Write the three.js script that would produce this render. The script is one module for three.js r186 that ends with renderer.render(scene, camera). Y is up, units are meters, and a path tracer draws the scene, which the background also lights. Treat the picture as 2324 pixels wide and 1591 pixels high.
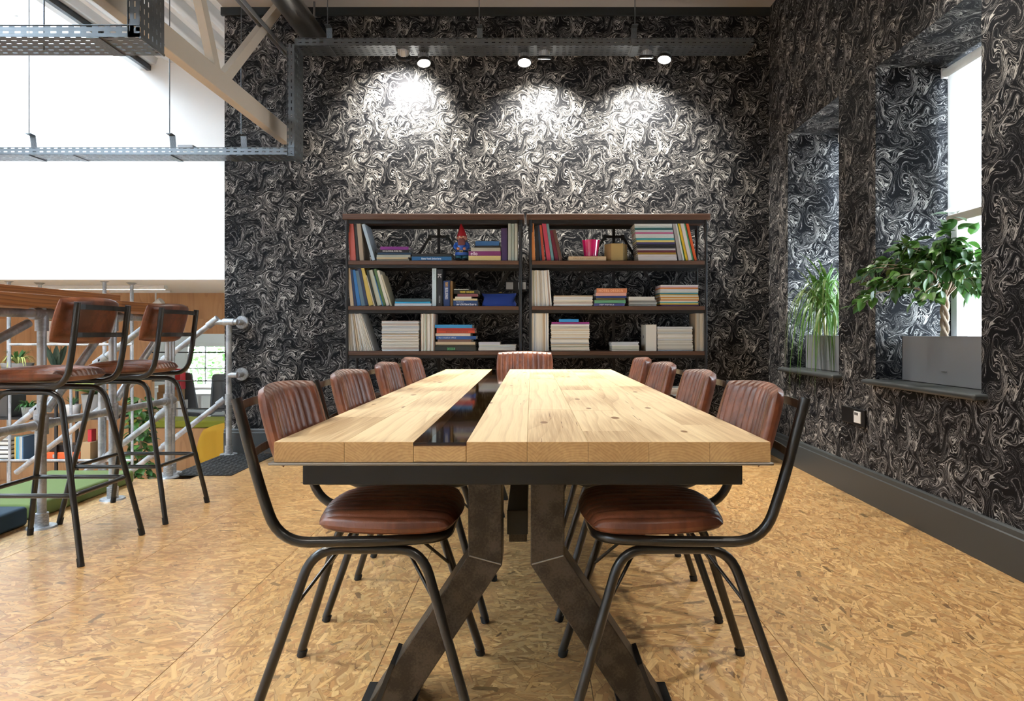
import * as THREE from 'three';
import { RoundedBoxGeometry } from 'three/addons/geometries/RoundedBoxGeometry.js';
import { mergeGeometries } from 'three/addons/utils/BufferGeometryUtils.js';
import { RectAreaLightUniformsLib } from 'three/addons/lights/RectAreaLightUniformsLib.js';

// ---------------------------------------------------------------- camera, sky, exposure
const scene = new THREE.Scene();
const FOCAL = 1550;                                   // pixels in a 2324 x 1591 frame (a 24 mm lens)
const camera = new THREE.PerspectiveCamera(2 * Math.atan(795.5 / FOCAL) * 180 / Math.PI, 2324 / 1591, 0.05, 200);
camera.position.set(0, 1, 0);
camera.lookAt(0, 1, -5);
camera.setViewOffset(2324, 1591, -44, 39.5, 2324, 1591);   // lens shifted: verticals stay upright
scene.background = new THREE.Color(0.78, 0.89, 1.0);  // even overcast sky
scene.backgroundIntensity = 22;
const renderer = new THREE.WebGLRenderer();
renderer.toneMapping = THREE.LinearToneMapping;
renderer.toneMappingExposure = 0.96;
renderer.shadowMap.enabled = true;
RectAreaLightUniformsLib.init();
const LAMP = new THREE.Color(1.0, 0.945, 0.85);        // the room's LED spotlights
const WALL_LAMP = 19, TABLE_LAMP = 17, SIDE_LAMP = 13.5, OFFICE_LAMP = 5;

// ---------------------------------------------------------------- helpers
const V = (x, y, z) => new THREE.Vector3(x, y, z);
let seed = 7;
const rnd = () => { seed = (seed + 0x6d2b79f5) | 0; let t = Math.imul(seed ^ (seed >>> 15), 1 | seed); t = (t + Math.imul(t ^ (t >>> 7), 61 | t)) ^ t; return ((t ^ (t >>> 14)) >>> 0) / 4294967296; };
const rr = (a, b) => a + (b - a) * rnd();
const ss = (a, b, x) => { const t = Math.min(1, Math.max(0, (x - a) / (b - a))); return t * t * (3 - 2 * t); };
const mix = (a, b, t) => a + (b - a) * t;
const at = (px, py, Z) => V((px - 1206) * Z / FOCAL, 1 + (756 - py) * Z / FOCAL, -Z);   // a point measured in the photograph at depth Z metres
const taken = new Map();
const numbered = (n) => { const k = taken.get(n) ?? 0; taken.set(n, k + 1); return k ? n + '_' + String(k).padStart(3, '0') : n; };
const plain = (g) => { const o = g.index ? g.toNonIndexed() : g; for (const k of Object.keys(o.attributes)) if (!['position', 'normal', 'uv'].includes(k)) o.deleteAttribute(k); if (!o.attributes.uv) o.setAttribute('uv', new THREE.BufferAttribute(new Float32Array(o.attributes.position.count * 2), 2)); return o; };
const join = (list) => (list.length === 1 ? list[0] : mergeGeometries(list.map(plain)));
// texture coordinates in metres, from the side that a face points to
function metres(g, ou = 0, ov = 0, swap = false) {
  const o = plain(g), p = o.attributes.position, uv = o.attributes.uv, a = V(), b = V(), c = V(), n = V();
  for (let i = 0; i < p.count; i += 3) {
    a.fromBufferAttribute(p, i); b.fromBufferAttribute(p, i + 1); c.fromBufferAttribute(p, i + 2);
    n.copy(b).sub(a).cross(c.clone().sub(a));
    const ax = Math.abs(n.x), ay = Math.abs(n.y), az = Math.abs(n.z);
    [a, b, c].forEach((q, k) => {
      let s, t;
      if (ax >= ay && ax >= az) { s = q.z; t = q.y; } else if (ay >= az) { s = q.x; t = q.z; } else { s = q.x; t = q.y; }
      uv.setXY(i + k, (swap ? t : s) + ou, (swap ? s : t) + ov);
    });
  }
  return o;
}
const bx = (x0, x1, y0, y1, z0, z1) => new THREE.BoxGeometry(Math.abs(x1 - x0), Math.abs(y1 - y0), Math.abs(z1 - z0)).translate((x0 + x1) / 2, (y0 + y1) / 2, (z0 + z1) / 2);
const rbx = (x0, x1, y0, y1, z0, z1, r = 0.004, s = 2) => new RoundedBoxGeometry(Math.abs(x1 - x0), Math.abs(y1 - y0), Math.abs(z1 - z0), s, r).translate((x0 + x1) / 2, (y0 + y1) / 2, (z0 + z1) / 2);
const cyl = (r0, r1, h, x, y, z, seg = 20) => new THREE.CylinderGeometry(r1, r0, h, seg).translate(x, y + h / 2, z);   // stands on y
const lathe = (pts, seg = 28) => new THREE.LatheGeometry(pts.map(([r, y]) => new THREE.Vector2(r, y)), seg);
function fillet(pts, R) {                              // a polyline with rounded corners
  const out = [pts[0].clone()];
  for (let i = 1; i < pts.length - 1; i++) {
    const r = Array.isArray(R) ? R[i - 1] : R, A = pts[i - 1], B = pts[i], C = pts[i + 1], u = A.clone().sub(B), w = C.clone().sub(B);
    const t = Math.min(r, u.length() * 0.49, w.length() * 0.49), p0 = B.clone().addScaledVector(u.normalize(), t), p2 = B.clone().addScaledVector(w.normalize(), t);
    for (let k = 0; k <= 7; k++) { const s = k / 7; out.push(p0.clone().multiplyScalar((1 - s) * (1 - s)).addScaledVector(B, 2 * s * (1 - s)).addScaledVector(p2, s * s)); }
  }
  out.push(pts[pts.length - 1].clone());
  return out;
}
function tube(pts, r, seg = 12, R = 0) {               // a round bar along points, with closed ends
  const path = (R ? fillet(pts, R) : pts).filter((p, i, l) => !i || p.distanceTo(l[i - 1]) > 1e-5), n = path.length, pos = [], nor = [], uv = [], idx = [];
  const T = path.map((p, i) => path[Math.min(i + 1, n - 1)].clone().sub(path[Math.max(i - 1, 0)]).normalize());
  let N = Math.abs(T[0].y) < 0.9 ? V(0, 1, 0) : V(1, 0, 0), run = 0;
  N.addScaledVector(T[0], -N.dot(T[0])).normalize();
  const rad = (i) => (typeof r === 'function' ? r(i / (n - 1)) : r);
  for (let i = 0; i < n; i++) {
    N.addScaledVector(T[i], -N.dot(T[i])).normalize();
    const B = T[i].clone().cross(N);
    if (i) run += path[i].distanceTo(path[i - 1]);
    for (let k = 0; k <= seg; k++) {
      const a = k / seg * Math.PI * 2, d = N.clone().multiplyScalar(Math.cos(a)).addScaledVector(B, Math.sin(a));
      pos.push(path[i].x + d.x * rad(i), path[i].y + d.y * rad(i), path[i].z + d.z * rad(i)); nor.push(d.x, d.y, d.z); uv.push(k / seg * 0.1, run);
    }
  }
  for (let i = 0; i < n - 1; i++) for (let k = 0; k < seg; k++) { const a = i * (seg + 1) + k, b = a + seg + 1; idx.push(a, a + 1, b, b, a + 1, b + 1); }
  for (const [i, s] of [[0, -1], [n - 1, 1]]) {
    const c = pos.length / 3;
    pos.push(...path[i].toArray()); nor.push(...T[i].clone().multiplyScalar(s).toArray()); uv.push(0, run);
    for (let k = 0; k <= seg; k++) { const o = (i * (seg + 1) + k) * 3; pos.push(pos[o], pos[o + 1], pos[o + 2]); nor.push(T[i].x * s, T[i].y * s, T[i].z * s); uv.push(k / seg * 0.1, run); }
    for (let k = 0; k < seg; k++) s > 0 ? idx.push(c, c + 1 + k, c + 2 + k) : idx.push(c, c + 2 + k, c + 1 + k);
  }
  const g = new THREE.BufferGeometry();
  g.setAttribute('position', new THREE.Float32BufferAttribute(pos, 3)); g.setAttribute('normal', new THREE.Float32BufferAttribute(nor, 3)); g.setAttribute('uv', new THREE.Float32BufferAttribute(uv, 2));
  return g.setIndex(idx).toNonIndexed();
}
function ribbon(pts, up, w, th) {                      // a flat bar along points, w high along up, th thick
  const list = [];
  for (let i = 0; i < pts.length - 1; i++) {
    const a = pts[i], b = pts[i + 1], d = b.clone().sub(a), L = d.length() + th * 0.5, x = d.normalize(), y = up.clone().addScaledVector(x, -up.dot(x)).normalize(), z = x.clone().cross(y);
    list.push(new THREE.BoxGeometry(L, w, th).applyMatrix4(new THREE.Matrix4().makeBasis(x, y, z).setPosition(a.clone().add(b).multiplyScalar(0.5))));
  }
  return join(list);
}
function sheet(nu, nv, f) {                            // a grid surface; f(s, t) with s, t in 0..1 gives [x, y, z, u, v]
  const pos = [], uv = [], idx = [];
  for (let j = 0; j <= nv; j++) for (let i = 0; i <= nu; i++) { const p = f(i / nu, j / nv); pos.push(p[0], p[1], p[2]); uv.push(p[3] ?? i / nu, p[4] ?? j / nv); }
  for (let j = 0; j < nv; j++) for (let i = 0; i < nu; i++) { const a = j * (nu + 1) + i, b = a + nu + 1; idx.push(a, a + 1, b, b, a + 1, b + 1); }
  const g = new THREE.BufferGeometry();
  g.setAttribute('position', new THREE.Float32BufferAttribute(pos, 3)); g.setAttribute('uv', new THREE.Float32BufferAttribute(uv, 2)); g.setIndex(idx);
  g.computeVertexNormals();
  return g.toNonIndexed();
}
function mesh(name, geo, m, parent) {
  const o = new THREE.Mesh(Array.isArray(geo) ? join(geo) : geo, m);
  o.name = parent ? name : numbered(name);
  o.castShadow = o.receiveShadow = true;
  (parent ?? scene).add(o);
  return o;
}
function tag(o, label, category, group) { Object.assign(o.userData, { label, category }); if (group) o.userData.group = group; return o; }
function thing(name, label, category, pos = [0, 0, 0], turn = 0, group) {
  const o = new THREE.Group(); o.name = numbered(name); o.position.set(...pos); o.rotation.y = turn; scene.add(o);
  return tag(o, label, category, group);
}
function single(name, geo, m, label, category, group) { return tag(mesh(name, geo, m), label, category, group); }
function struct(name, geo, m) { const o = geo ? mesh(name, geo, m) : new THREE.Group(); if (!geo) { o.name = name; scene.add(o); } o.userData.kind = 'structure'; return o; }
function subgroup(name, parent, pos = [0, 0, 0]) { const o = new THREE.Group(); o.name = name; o.position.set(...pos); parent.add(o); return o; }
function copy(root, pos, turn, label) {
  const c = root.clone(); c.name = numbered(root.name.replace(/_\d{3}$/, '')); c.userData = { ...root.userData, label: label ?? root.userData.label };
  c.position.set(...pos); c.rotation.set(0, turn, 0); scene.add(c);
  return c;
}

// ---------------------------------------------------------------- textures
function valueNoise(n, s) {                            // smooth noise that repeats every n cells
  const h = (i, j) => { i = ((i % n) + n) % n; j = ((j % n) + n) % n; let k = Math.imul(i + 17 * s, 374761393) ^ Math.imul(j + 31 * s, 668265263); k = Math.imul(k ^ (k >>> 13), 1274126177); return ((k ^ (k >>> 16)) >>> 0) / 4294967296; };
  return (x, y) => { const i = Math.floor(x), j = Math.floor(y), a = x - i, b = y - j, u = a * a * (3 - 2 * a), v = b * b * (3 - 2 * b); return mix(mix(h(i, j), h(i + 1, j), u), mix(h(i, j + 1), h(i + 1, j + 1), u), v); };
}
function data(W, H, f, srgb = true) {
  const d = new Uint8Array(W * H * 4);
  for (let y = 0, i = 0; y < H; y++) for (let x = 0; x < W; x++, i += 4) { const c = f(x / W, y / H); d[i] = c[0]; d[i + 1] = c[1]; d[i + 2] = c[2]; d[i + 3] = 255; }
  const t = new THREE.DataTexture(d, W, H);
  if (srgb) t.colorSpace = THREE.SRGBColorSpace;
  t.wrapS = t.wrapT = THREE.RepeatWrapping; t.magFilter = THREE.LinearFilter; t.minFilter = THREE.LinearMipmapLinearFilter; t.generateMipmaps = true; t.needsUpdate = true;
  return t;
}
const sized = (t, w, h) => { t.repeat.set(1 / w, 1 / h); return t; };
const clamp8 = (x) => Math.max(0, Math.min(255, x));

// the marbled paper: noise that repeats every roll width with a half drop
function dropNoise(N, M, s) {
  const g = (i, j, dx, dy) => {
    const k = Math.floor(i / N); i -= k * N; j += k * M / 2; j -= Math.floor(j / M) * M;
    let h = Math.imul(i + 17 * s, 374761393) ^ Math.imul(j + 31 * s, 668265263); h = Math.imul(h ^ (h >>> 13), 1274126177); h ^= h >>> 16;
    const a = (h >>> 0) / 4294967296 * 6.2831853; return Math.cos(a) * dx + Math.sin(a) * dy;
  };
  return (u, v) => {
    const x = u * N, y = v * M, i = Math.floor(x), j = Math.floor(y), a = x - i, b = y - j, s = a * a * a * (a * (a * 6 - 15) + 10), t = b * b * b * (b * (b * 6 - 15) + 10);
    return 1.5 * mix(mix(g(i, j, a, b), g(i + 1, j, a - 1, b), s), mix(g(i, j + 1, a, b - 1), g(i + 1, j + 1, a - 1, b - 1), s), t);
  };
}
function wallpaperMap() {                               // ink and size stirred on water: blots carried along by swirling flows
  const GW = 512, GH = 234, N = dropNoise, slant = (n, m, s) => { const q = N(n, m, s); return (u, v) => q(u, v - u); };
  const flow = (psi) => {
    const e = 0.003, f = new Float32Array(GW * GH * 2);
    for (let j = 0, i = 0; j < GH; j++) for (let k = 0; k < GW; k++, i += 2) { const u = 2 * k / GW, v = j / GH; f[i] = (psi(u, v + e) - psi(u, v - e)) / (2 * e); f[i + 1] = -(psi(u + e, v) - psi(u - e, v)) / (2 * e); }
    return f;
  };
  const P1 = N(4, 4, 1), P2 = N(8, 6, 2), P3 = slant(3, 6, 3), P4 = N(9, 8, 4), P5 = slant(5, 6, 5), P6 = N(12, 10, 6);
  const stages = [[flow((u, v) => P5(u, v) + 0.4 * P6(u, v)), 12, 0.0005], [flow((u, v) => 1.1 * P3(u, v) + 0.45 * P4(u, v)), 16, 0.0009], [flow((u, v) => P1(u, v) + 0.4 * P2(u, v)), 14, 0.00112]];
  const B1 = slant(4, 6, 7), B2 = N(11, 10, 8), B3 = N(30, 26, 9), R = N(120, 110, 10), Lw = N(5, 4, 11);
  return data(2048, 936, (fx, v0) => {
    let u = 2 * fx, v = v0;
    for (let st = 2; st >= 0; st--) {
      const [f, n, dt] = stages[st];
      for (let i = 0; i < n; i++) {
        let x = u * GW / 2, y = v * GH, xi = Math.floor(x), yi = Math.floor(y); const a = x - xi, b = y - yi;
        xi = ((xi % GW) + GW) % GW; yi = ((yi % GH) + GH) % GH;
        const x1 = xi + 1 === GW ? 0 : xi + 1, y1 = yi + 1 === GH ? 0 : yi + 1, p = (yi * GW + xi) * 2, q = (yi * GW + x1) * 2, r = (y1 * GW + xi) * 2, s = (y1 * GW + x1) * 2, k0 = (1 - a) * (1 - b), k1 = a * (1 - b), k2 = (1 - a) * b, k3 = a * b;
        u -= dt * (f[p] * k0 + f[q] * k1 + f[r] * k2 + f[s] * k3); v -= dt * (f[p + 1] * k0 + f[q + 1] * k1 + f[r + 1] * k2 + f[s + 1] * k3);
      }
    }
    const r = R(2 * fx, v0), g = B1(u, v) + 0.5 * B2(u, v) + 0.07 * B3(u, v), w = 0.1 * Lw(2 * fx, v0);
    let c = ss(0.27, 0.32, g - w) * (1 - 0.95 * ss(0.39, 0.43, g)) + 0.95 * (ss(0.6, 0.63, g) - ss(0.74, 0.78, g));
    c = Math.max(c, 0.95 * (1 - ss(0.025, 0.055, Math.abs(g - 0.06 - w))), 0.9 * (1 - ss(0.014, 0.04, Math.abs(g + 0.12))), 0.6 * (1 - ss(0.01, 0.03, Math.abs(g + 0.4))));
    c = Math.min(1, Math.max(0, c * (0.9 + 0.26 * r + 0.25 * Lw(2 * fx + 0.3, v0 + 0.2))));
    const k = 2 + 2 * r;
    return [14 + k + 160 * c, 15 + k + 156 * c, 19 + k + 147 * c];
  });
}
function osbMap() {                                    // pressed wood flakes, 2.4 m a side
  const S = 2048, c = document.createElement('canvas'); c.width = c.height = S;
  const g = c.getContext('2d'); g.fillStyle = 'rgb(196,150,88)'; g.fillRect(0, 0, S, S);
  const tones = [[206, 170, 116], [198, 160, 106], [192, 152, 98], [186, 145, 92], [180, 138, 88], [202, 164, 112], [172, 129, 82], [194, 155, 102]];
  for (let i = 0; i < 46000; i++) {
    const L = rr(18, 92), w = rr(3.5, 18), x = rnd() * S, y = rnd() * S, a = (rnd() < 0.6 ? rr(-0.55, 0.55) : rr(-1.57, 1.57)), t = tones[Math.floor(rnd() * tones.length)], k = rr(0.88, 1.06), odd = rnd() < 0.014 ? 0.7 : 1;
    const pts = [[-L / 2, rr(-w, 0) / 2], [-L / 2 + rr(0, L * 0.2), -w / 2], [L / 2 - rr(0, L * 0.25), -w / 2 + rr(-2, 2)], [L / 2, rr(0, w) / 2], [L / 2 - rr(0, L * 0.2), w / 2], [-L / 2 + rr(0, L * 0.25), w / 2 + rr(-2, 2)]];
    const gl = [...Array(Math.floor(w / 4))].map(() => [rr(-w / 2, w / 2), rr(-2, 2), rr(0.03, 0.12)]), dark = rnd() < 0.55;
    for (const ox of [-S, 0, S]) for (const oy of [-S, 0, S]) {
      if (x + ox < -110 || x + ox > S + 110 || y + oy < -110 || y + oy > S + 110) continue;
      g.save(); g.translate(x + ox, y + oy); g.rotate(a); g.beginPath(); pts.forEach((p, n) => (n ? g.lineTo(...p) : g.moveTo(...p))); g.closePath();
      g.fillStyle = `rgb(${t.map((q) => Math.round(q * k * odd)).join()})`; g.fill();
      if (dark) { g.strokeStyle = 'rgba(70,44,22,0.5)'; g.lineWidth = 1; g.beginPath(); g.moveTo(...pts[5]); g.lineTo(...pts[4]); g.lineTo(...pts[3]); g.stroke(); }
      for (const [q, e, al] of gl) { g.strokeStyle = `rgba(96,62,28,${al})`; g.beginPath(); g.moveTo(-L * 0.42, q); g.lineTo(L * 0.42, q + e); g.stroke(); }
      g.restore();
    }
  }
  g.lineCap = 'round';
  for (let i = 0; i < 1900; i++) { const x = rnd() * S, y = rnd() * S, a = rr(-0.9, 0.9), L = rr(4, 26); g.strokeStyle = `rgba(62,38,18,${rr(0.25, 0.7)})`; g.lineWidth = rr(0.8, 2.2); g.beginPath(); g.moveTo(x, y); g.lineTo(x + L * Math.cos(a), y + L * Math.sin(a)); g.stroke(); }
  const t = new THREE.CanvasTexture(c); t.colorSpace = THREE.SRGBColorSpace; t.wrapS = t.wrapT = THREE.RepeatWrapping; t.generateMipmaps = true;
  return t;
}
// long-grained boards: the grain runs along v
function woodMap(W, H, mw, mh, light, dark, { rings = 26, s = 1, contrast = 0.75, knots = 0, stain = 0.1, cracks = 0 } = {}) {
  const n1 = valueNoise(64, s), n2 = valueNoise(64, s + 3), n3 = valueNoise(512, s + 5), K = [...Array(knots)].map((_, i) => { const q = valueNoise(97, s + 11 + i); return [q(3.5, 9.2) * mw, q(7.3, 1.1) * mh, 0.006 + 0.012 * q(2.2, 4.4)]; });
  const Cr = [...Array(cracks)].map((_, i) => { const q = valueNoise(97, s + 71 + i); return [q(3.3, 9.9) * mw, q(7.7, 1.4) * mh, 0.02 + 0.1 * q(1.2, 4.1)]; });
  return data(W, H, (fx, fy) => {
    const x = fx * mw, y = fy * mh;
    let bend = 0, knot = 0;
    for (const [kx, ky, kr] of K) { const dx = x - kx, dy = (y - ky) * 0.42, d = Math.hypot(dx, dy) / kr; if (d < 6) bend += Math.sign(dx) * kr * 1.1 * Math.exp(-d * d / 6); if (d < 1.1) knot = Math.max(knot, 1 - ss(0.6, 1.1, d)); }
    const r = (x + bend) * rings + 2.6 * n1(x * 7, y * 1.1 + 3) + 0.9 * n2(x * 18, y * 3);
    const f = r - Math.floor(r), late = Math.pow(f, 3) * (1 - ss(0.93, 1, f)) * (0.35 + 0.65 * n2(x * 9 + 20, y * 0.7));
    const fib = n3(x * 560, y * 12) * 0.5 + n3(x * 190 + 9, y * 5) * 0.5, blot = n1(x * 5 + 30, y * 2.1 + 7);
    let t = contrast * late + 0.22 * (fib - 0.5) + stain * ss(0.5, 0.95, blot) * (0.6 + 0.8 * fib);
    t = Math.max(t, knot * 0.95);
    for (const [cx, cy, cl] of Cr) { const d = Math.abs(x - cx - 0.0008 * Math.sin(y * 23)); if (d < 0.0011 * (1 - Math.abs(y - cy) / cl) && Math.abs(y - cy) < cl) t = Math.max(t, 1.1); }
    return [0, 1, 2].map((i) => clamp8(mix(light[i], dark[i], Math.max(-0.12, t))));
  });
}
function endGrainMap(light, dark, s) {
  const n = valueNoise(64, s), m = valueNoise(256, s + 2);
  return data(1024, 64, (fx, fy) => {
    const x = fx * 1.2, y = fy * 0.075, p = x / 0.21, c = (Math.floor(p) + 0.3 + 0.5 * n(Math.floor(p) * 3.7, 1.5)) * 0.21, d = Math.hypot(x - c, y + 0.06 + 0.05 * n(Math.floor(p) * 2.1, 8)) * 150 + 1.3 * n(x * 30, y * 30);
    const f = d - Math.floor(d), t = 0.26 * Math.pow(f, 2.5) + 0.2 * (m(x * 160, y * 200) - 0.5) + 0.25 * n(x * 14, y * 9);
    return [0, 1, 2].map((i) => clamp8(mix(light[i], dark[i], t)));
  });
}
function mottled(W, a, b, cells, s, pow = 1) {          // soft two-tone cloud of a material
  const n = cells.map((c, i) => valueNoise(c, s + i));
  return data(W, W, (x, y) => { let t = 0, w = 0; cells.forEach((c, i) => { const k = 1 / (i + 1); t += k * n[i](x * c, y * c); w += k; }); t = Math.pow(ss(0.25, 0.75, t / w), pow); return [0, 1, 2].map((i) => mix(a[i], b[i], t)); });
}
const grainMap = (cells, s) => { const t = mottled(512, [0, 0, 0], [255, 255, 255], cells, s); t.colorSpace = THREE.NoColorSpace; return t; };

const T = {
  paper: sized(wallpaperMap(), 1.454, 0.664),
  osb: sized(osbMap(), 2.4, 2.4),
  table: sized(woodMap(1024, 2048, 1.1, 3.4, [222, 198, 156], [122, 86, 50], { rings: 24, s: 4, knots: 30, contrast: 0.27, stain: 0.34, cracks: 60 }), 1.1, 3.4),
  tableEnd: sized(endGrainMap([206, 168, 114], [126, 86, 48], 5), 1.2, 0.075),
  oak: sized(woodMap(512, 1024, 0.5, 2.0, [176, 118, 66], [84, 46, 22], { rings: 60, s: 21, contrast: 0.8, stain: 0.25 }), 0.5, 2.0),
  walnut: sized(woodMap(512, 1024, 0.5, 2.0, [92, 62, 44], [44, 28, 20], { rings: 70, s: 33, contrast: 0.7, stain: 0.3 }), 0.5, 2.0),
  leather: sized(mottled(512, [88, 48, 31], [124, 72, 47], [6, 19, 61], 41, 1.1), 0.4, 0.4),
  zinc: sized(mottled(512, [150, 154, 158], [186, 190, 194], [7, 31, 113], 51), 0.35, 0.35),
  grain: sized(grainMap([60, 130, 250], 61), 0.12, 0.12),
  weave: sized(data(256, 256, (x, y) => { const k = 128 + 90 * Math.sin(x * 402.1) * Math.sin(y * 402.1); return [k, k, k]; }, false), 0.12, 0.12),
  ply: sized(woodMap(512, 512, 1.2, 1.2, [190, 146, 102], [150, 104, 66], { rings: 7, s: 81, contrast: 0.5, stain: 0.5 }), 1.2, 1.2),
  steel: sized(mottled(512, [62, 57, 51], [86, 80, 72], [9, 83, 241], 71, 0.9), 0.3, 0.3),
};
// ---------------------------------------------------------------- materials
const M = {};
const mat = (k, color, roughness = 0.6, o = {}) => { const c = new THREE.Color(); Array.isArray(color) ? c.setRGB(...color) : c.set(color); const m = new THREE.MeshPhysicalMaterial({ color: c, roughness, ...o }); m.name = k; return (M[k] = m); };
mat('paper', '#ffffff', 0.62, { map: T.paper, specularIntensity: 0.22 });
mat('floor', '#ffffff', 0.4, { map: T.osb, clearcoat: 0.5, clearcoatRoughness: 0.18, bumpMap: T.osb, bumpScale: 0.0006 });
mat('tableTop', '#ffffff', 0.42, { map: T.table, bumpMap: T.table, bumpScale: 0.0006 });
mat('tableEnd', '#ffffff', 0.6, { map: T.tableEnd });
mat('channel', [0.03, 0.018, 0.008], 0.6);
mat('bronzeGlass', [0.34, 0.25, 0.1], 0.05, { transmission: 1, ior: 1.52 });
mat('glass', [0.97, 0.99, 1], 0.0, { transmission: 1, ior: 1.5 });
mat('oak', '#ffffff', 0.5, { map: T.oak });
mat('walnut', '#ffffff', 0.5, { map: T.walnut });
mat('leather', '#ffffff', 0.36, { map: T.leather, bumpMap: T.grain, bumpScale: 0.00016, clearcoat: 0.2, clearcoatRoughness: 0.35 });
mat('stitch', [0.2, 0.1, 0.045], 0.7);
mat('blackTube', [0.018, 0.017, 0.015], 0.3, { metalness: 0.2, clearcoat: 0.4, clearcoatRoughness: 0.2 });
mat('rubber', [0.012, 0.012, 0.012], 0.75);
mat('rawSteel', '#ffffff', 0.48, { map: T.steel, metalness: 0.75 });
mat('darkSteel', [0.035, 0.036, 0.036], 0.42, { metalness: 0.6 });
mat('plateEdge', [0.3, 0.29, 0.27], 0.35, { metalness: 0.9 });
mat('shelfSteel', [0.02, 0.02, 0.021], 0.5, { metalness: 0.4 });
mat('galvanised', '#ffffff', 0.42, { map: T.zinc, metalness: 0.55 });
mat('traySteel', '#a4a8aa', 0.36, { map: T.zinc, metalness: 0.8 });
mat('zincPlanter', [0.3, 0.31, 0.325], 0.45, { metalness: 0.4 });
mat('greyPaint', [0.05, 0.056, 0.058], 0.45);
mat('darkTrim', [0.014, 0.017, 0.018], 0.5);
mat('ceiling', [0.42, 0.4, 0.37], 0.9);
mat('white', [0.82, 0.83, 0.83], 0.85);
mat('whiteGloss', [0.78, 0.78, 0.77], 0.35);
mat('cream', [0.58, 0.52, 0.44], 0.6);
mat('deck', [0.62, 0.63, 0.63], 0.45, { metalness: 0.2 });
mat('duct', [0.3, 0.3, 0.3], 0.3, { metalness: 0.95 });
mat('ply', '#ffffff', 0.65, { map: T.ply });
mat('plyEdge', [0.3, 0.16, 0.07], 0.7);
mat('blackPlastic', [0.012, 0.012, 0.013], 0.35);
mat('lampFace', [0.9, 0.9, 0.9], 0.4, { emissive: new THREE.Color(1, 0.95, 0.86), emissiveIntensity: 14 });
mat('heatSink', [0.55, 0.57, 0.6], 0.35, { metalness: 0.5 });
mat('blindFabric', [0.8, 0.79, 0.77], 0.95, { transmission: 0.42 });
// ---------------------------------------------------------------- the room: depth Z is -z
const XR = 1.99, XL = -2.57, ZB = 5.72, YC = 3.716, ZN = -2.6, REVEAL = 0.467;
const WIN = [[4.42, 5.3], [3.02, 3.95]], SILL = 0.733, HEAD = 2.535;
// floor of long flake boards, staggered
const floor = struct('floor');
{
  const cols = []; for (let x = -1.714 - 0.628 * 3; x < XR; x += 0.628) cols.push(x);
  const ends = { '0.170': 2.177, '0.798': 2.798, '-1.086': 1.2 };
  cols.forEach((x0, k) => {
    const a = Math.max(-3.25, x0), b = Math.min(XR + 0.02, x0 + 0.628), joint = ends[x0.toFixed(3)] ?? 0.6 + 1.7 * ((k * 0.618) % 1);
    for (let z = joint - 2.5 * 3; z < ZB; z += 2.5) {
      const n = Math.max(z, ZN), f = Math.min(z + 2.5, a < -2.58 ? 4.68 : ZB); if (f - n < 0.05) continue;
      mesh('board', metres(rbx(a + 0.0008, b - 0.0008, -0.022, 0, -f + 0.0008, -n - 0.0008, 0.0012, 1), rr(0, 2.4), rr(0, 2.4), rnd() < 0.4), M.floor, floor);
    }
  });
  mesh('subfloor', metres([bx(-2.6, XR + 0.02, -0.16, -0.0225, -ZB, -ZN)][0]), M.plyEdge, floor);
  mesh('ledge', metres(bx(-3.25, -2.6, -0.16, -0.0225, -4.68, -ZN)), M.plyEdge, floor);
}
struct('ceiling', bx(XL, XR + 0.6, YC, YC + 0.25, -ZB - 0.2, -ZN), M.ceiling);
struct('wall_back', metres(bx(XL, XR + 0.6, -1.05, YC, -ZB - 0.28, -ZB)), M.paper);
{
  const g = [], x1 = XR + REVEAL + 0.06;
  const piece = (z0, z1, y0, y1) => g.push(bx(XR, x1, y0, y1, -z1, -z0));
  piece(ZN, ZB, -0.2, SILL - 0.03); piece(ZN, ZB, HEAD, YC);
  let z = ZN;
  for (const [a, b] of [[...WIN[1]], [...WIN[0]]]) { piece(z, a, SILL - 0.03, HEAD); z = b; }
  piece(z, ZB, SILL - 0.03, HEAD);
  struct('wall_right', metres(join(g), 0.31, 0.12), M.paper);
}
struct('wall_front', metres(bx(-9, XR + 0.6, -1.2, 5.2, -ZN, -ZN + 0.2)), M.white);
struct('trim_1', bx(XL - 0.02, XR, 3.652, YC, -ZB, -ZB + 0.03), M.darkTrim);
const skirt = (L, h = 0.2) => { const s = new THREE.Shape(); s.moveTo(0, 0); s.lineTo(0.02, 0); s.lineTo(0.02, h - 0.035); s.lineTo(0.015, h - 0.03); s.lineTo(0.013, h - 0.008); s.lineTo(0.007, h); s.lineTo(0, h); s.closePath(); return new THREE.ExtrudeGeometry(s, { depth: L, bevelEnabled: false }); };
struct('baseboard_right', skirt(ZB - ZN).rotateY(Math.PI).translate(XR, 0, -ZN), M.greyPaint);
struct('baseboard_back', skirt(XR - XL).rotateY(-Math.PI / 2).translate(XR, 0, -ZB), M.greyPaint);
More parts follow.
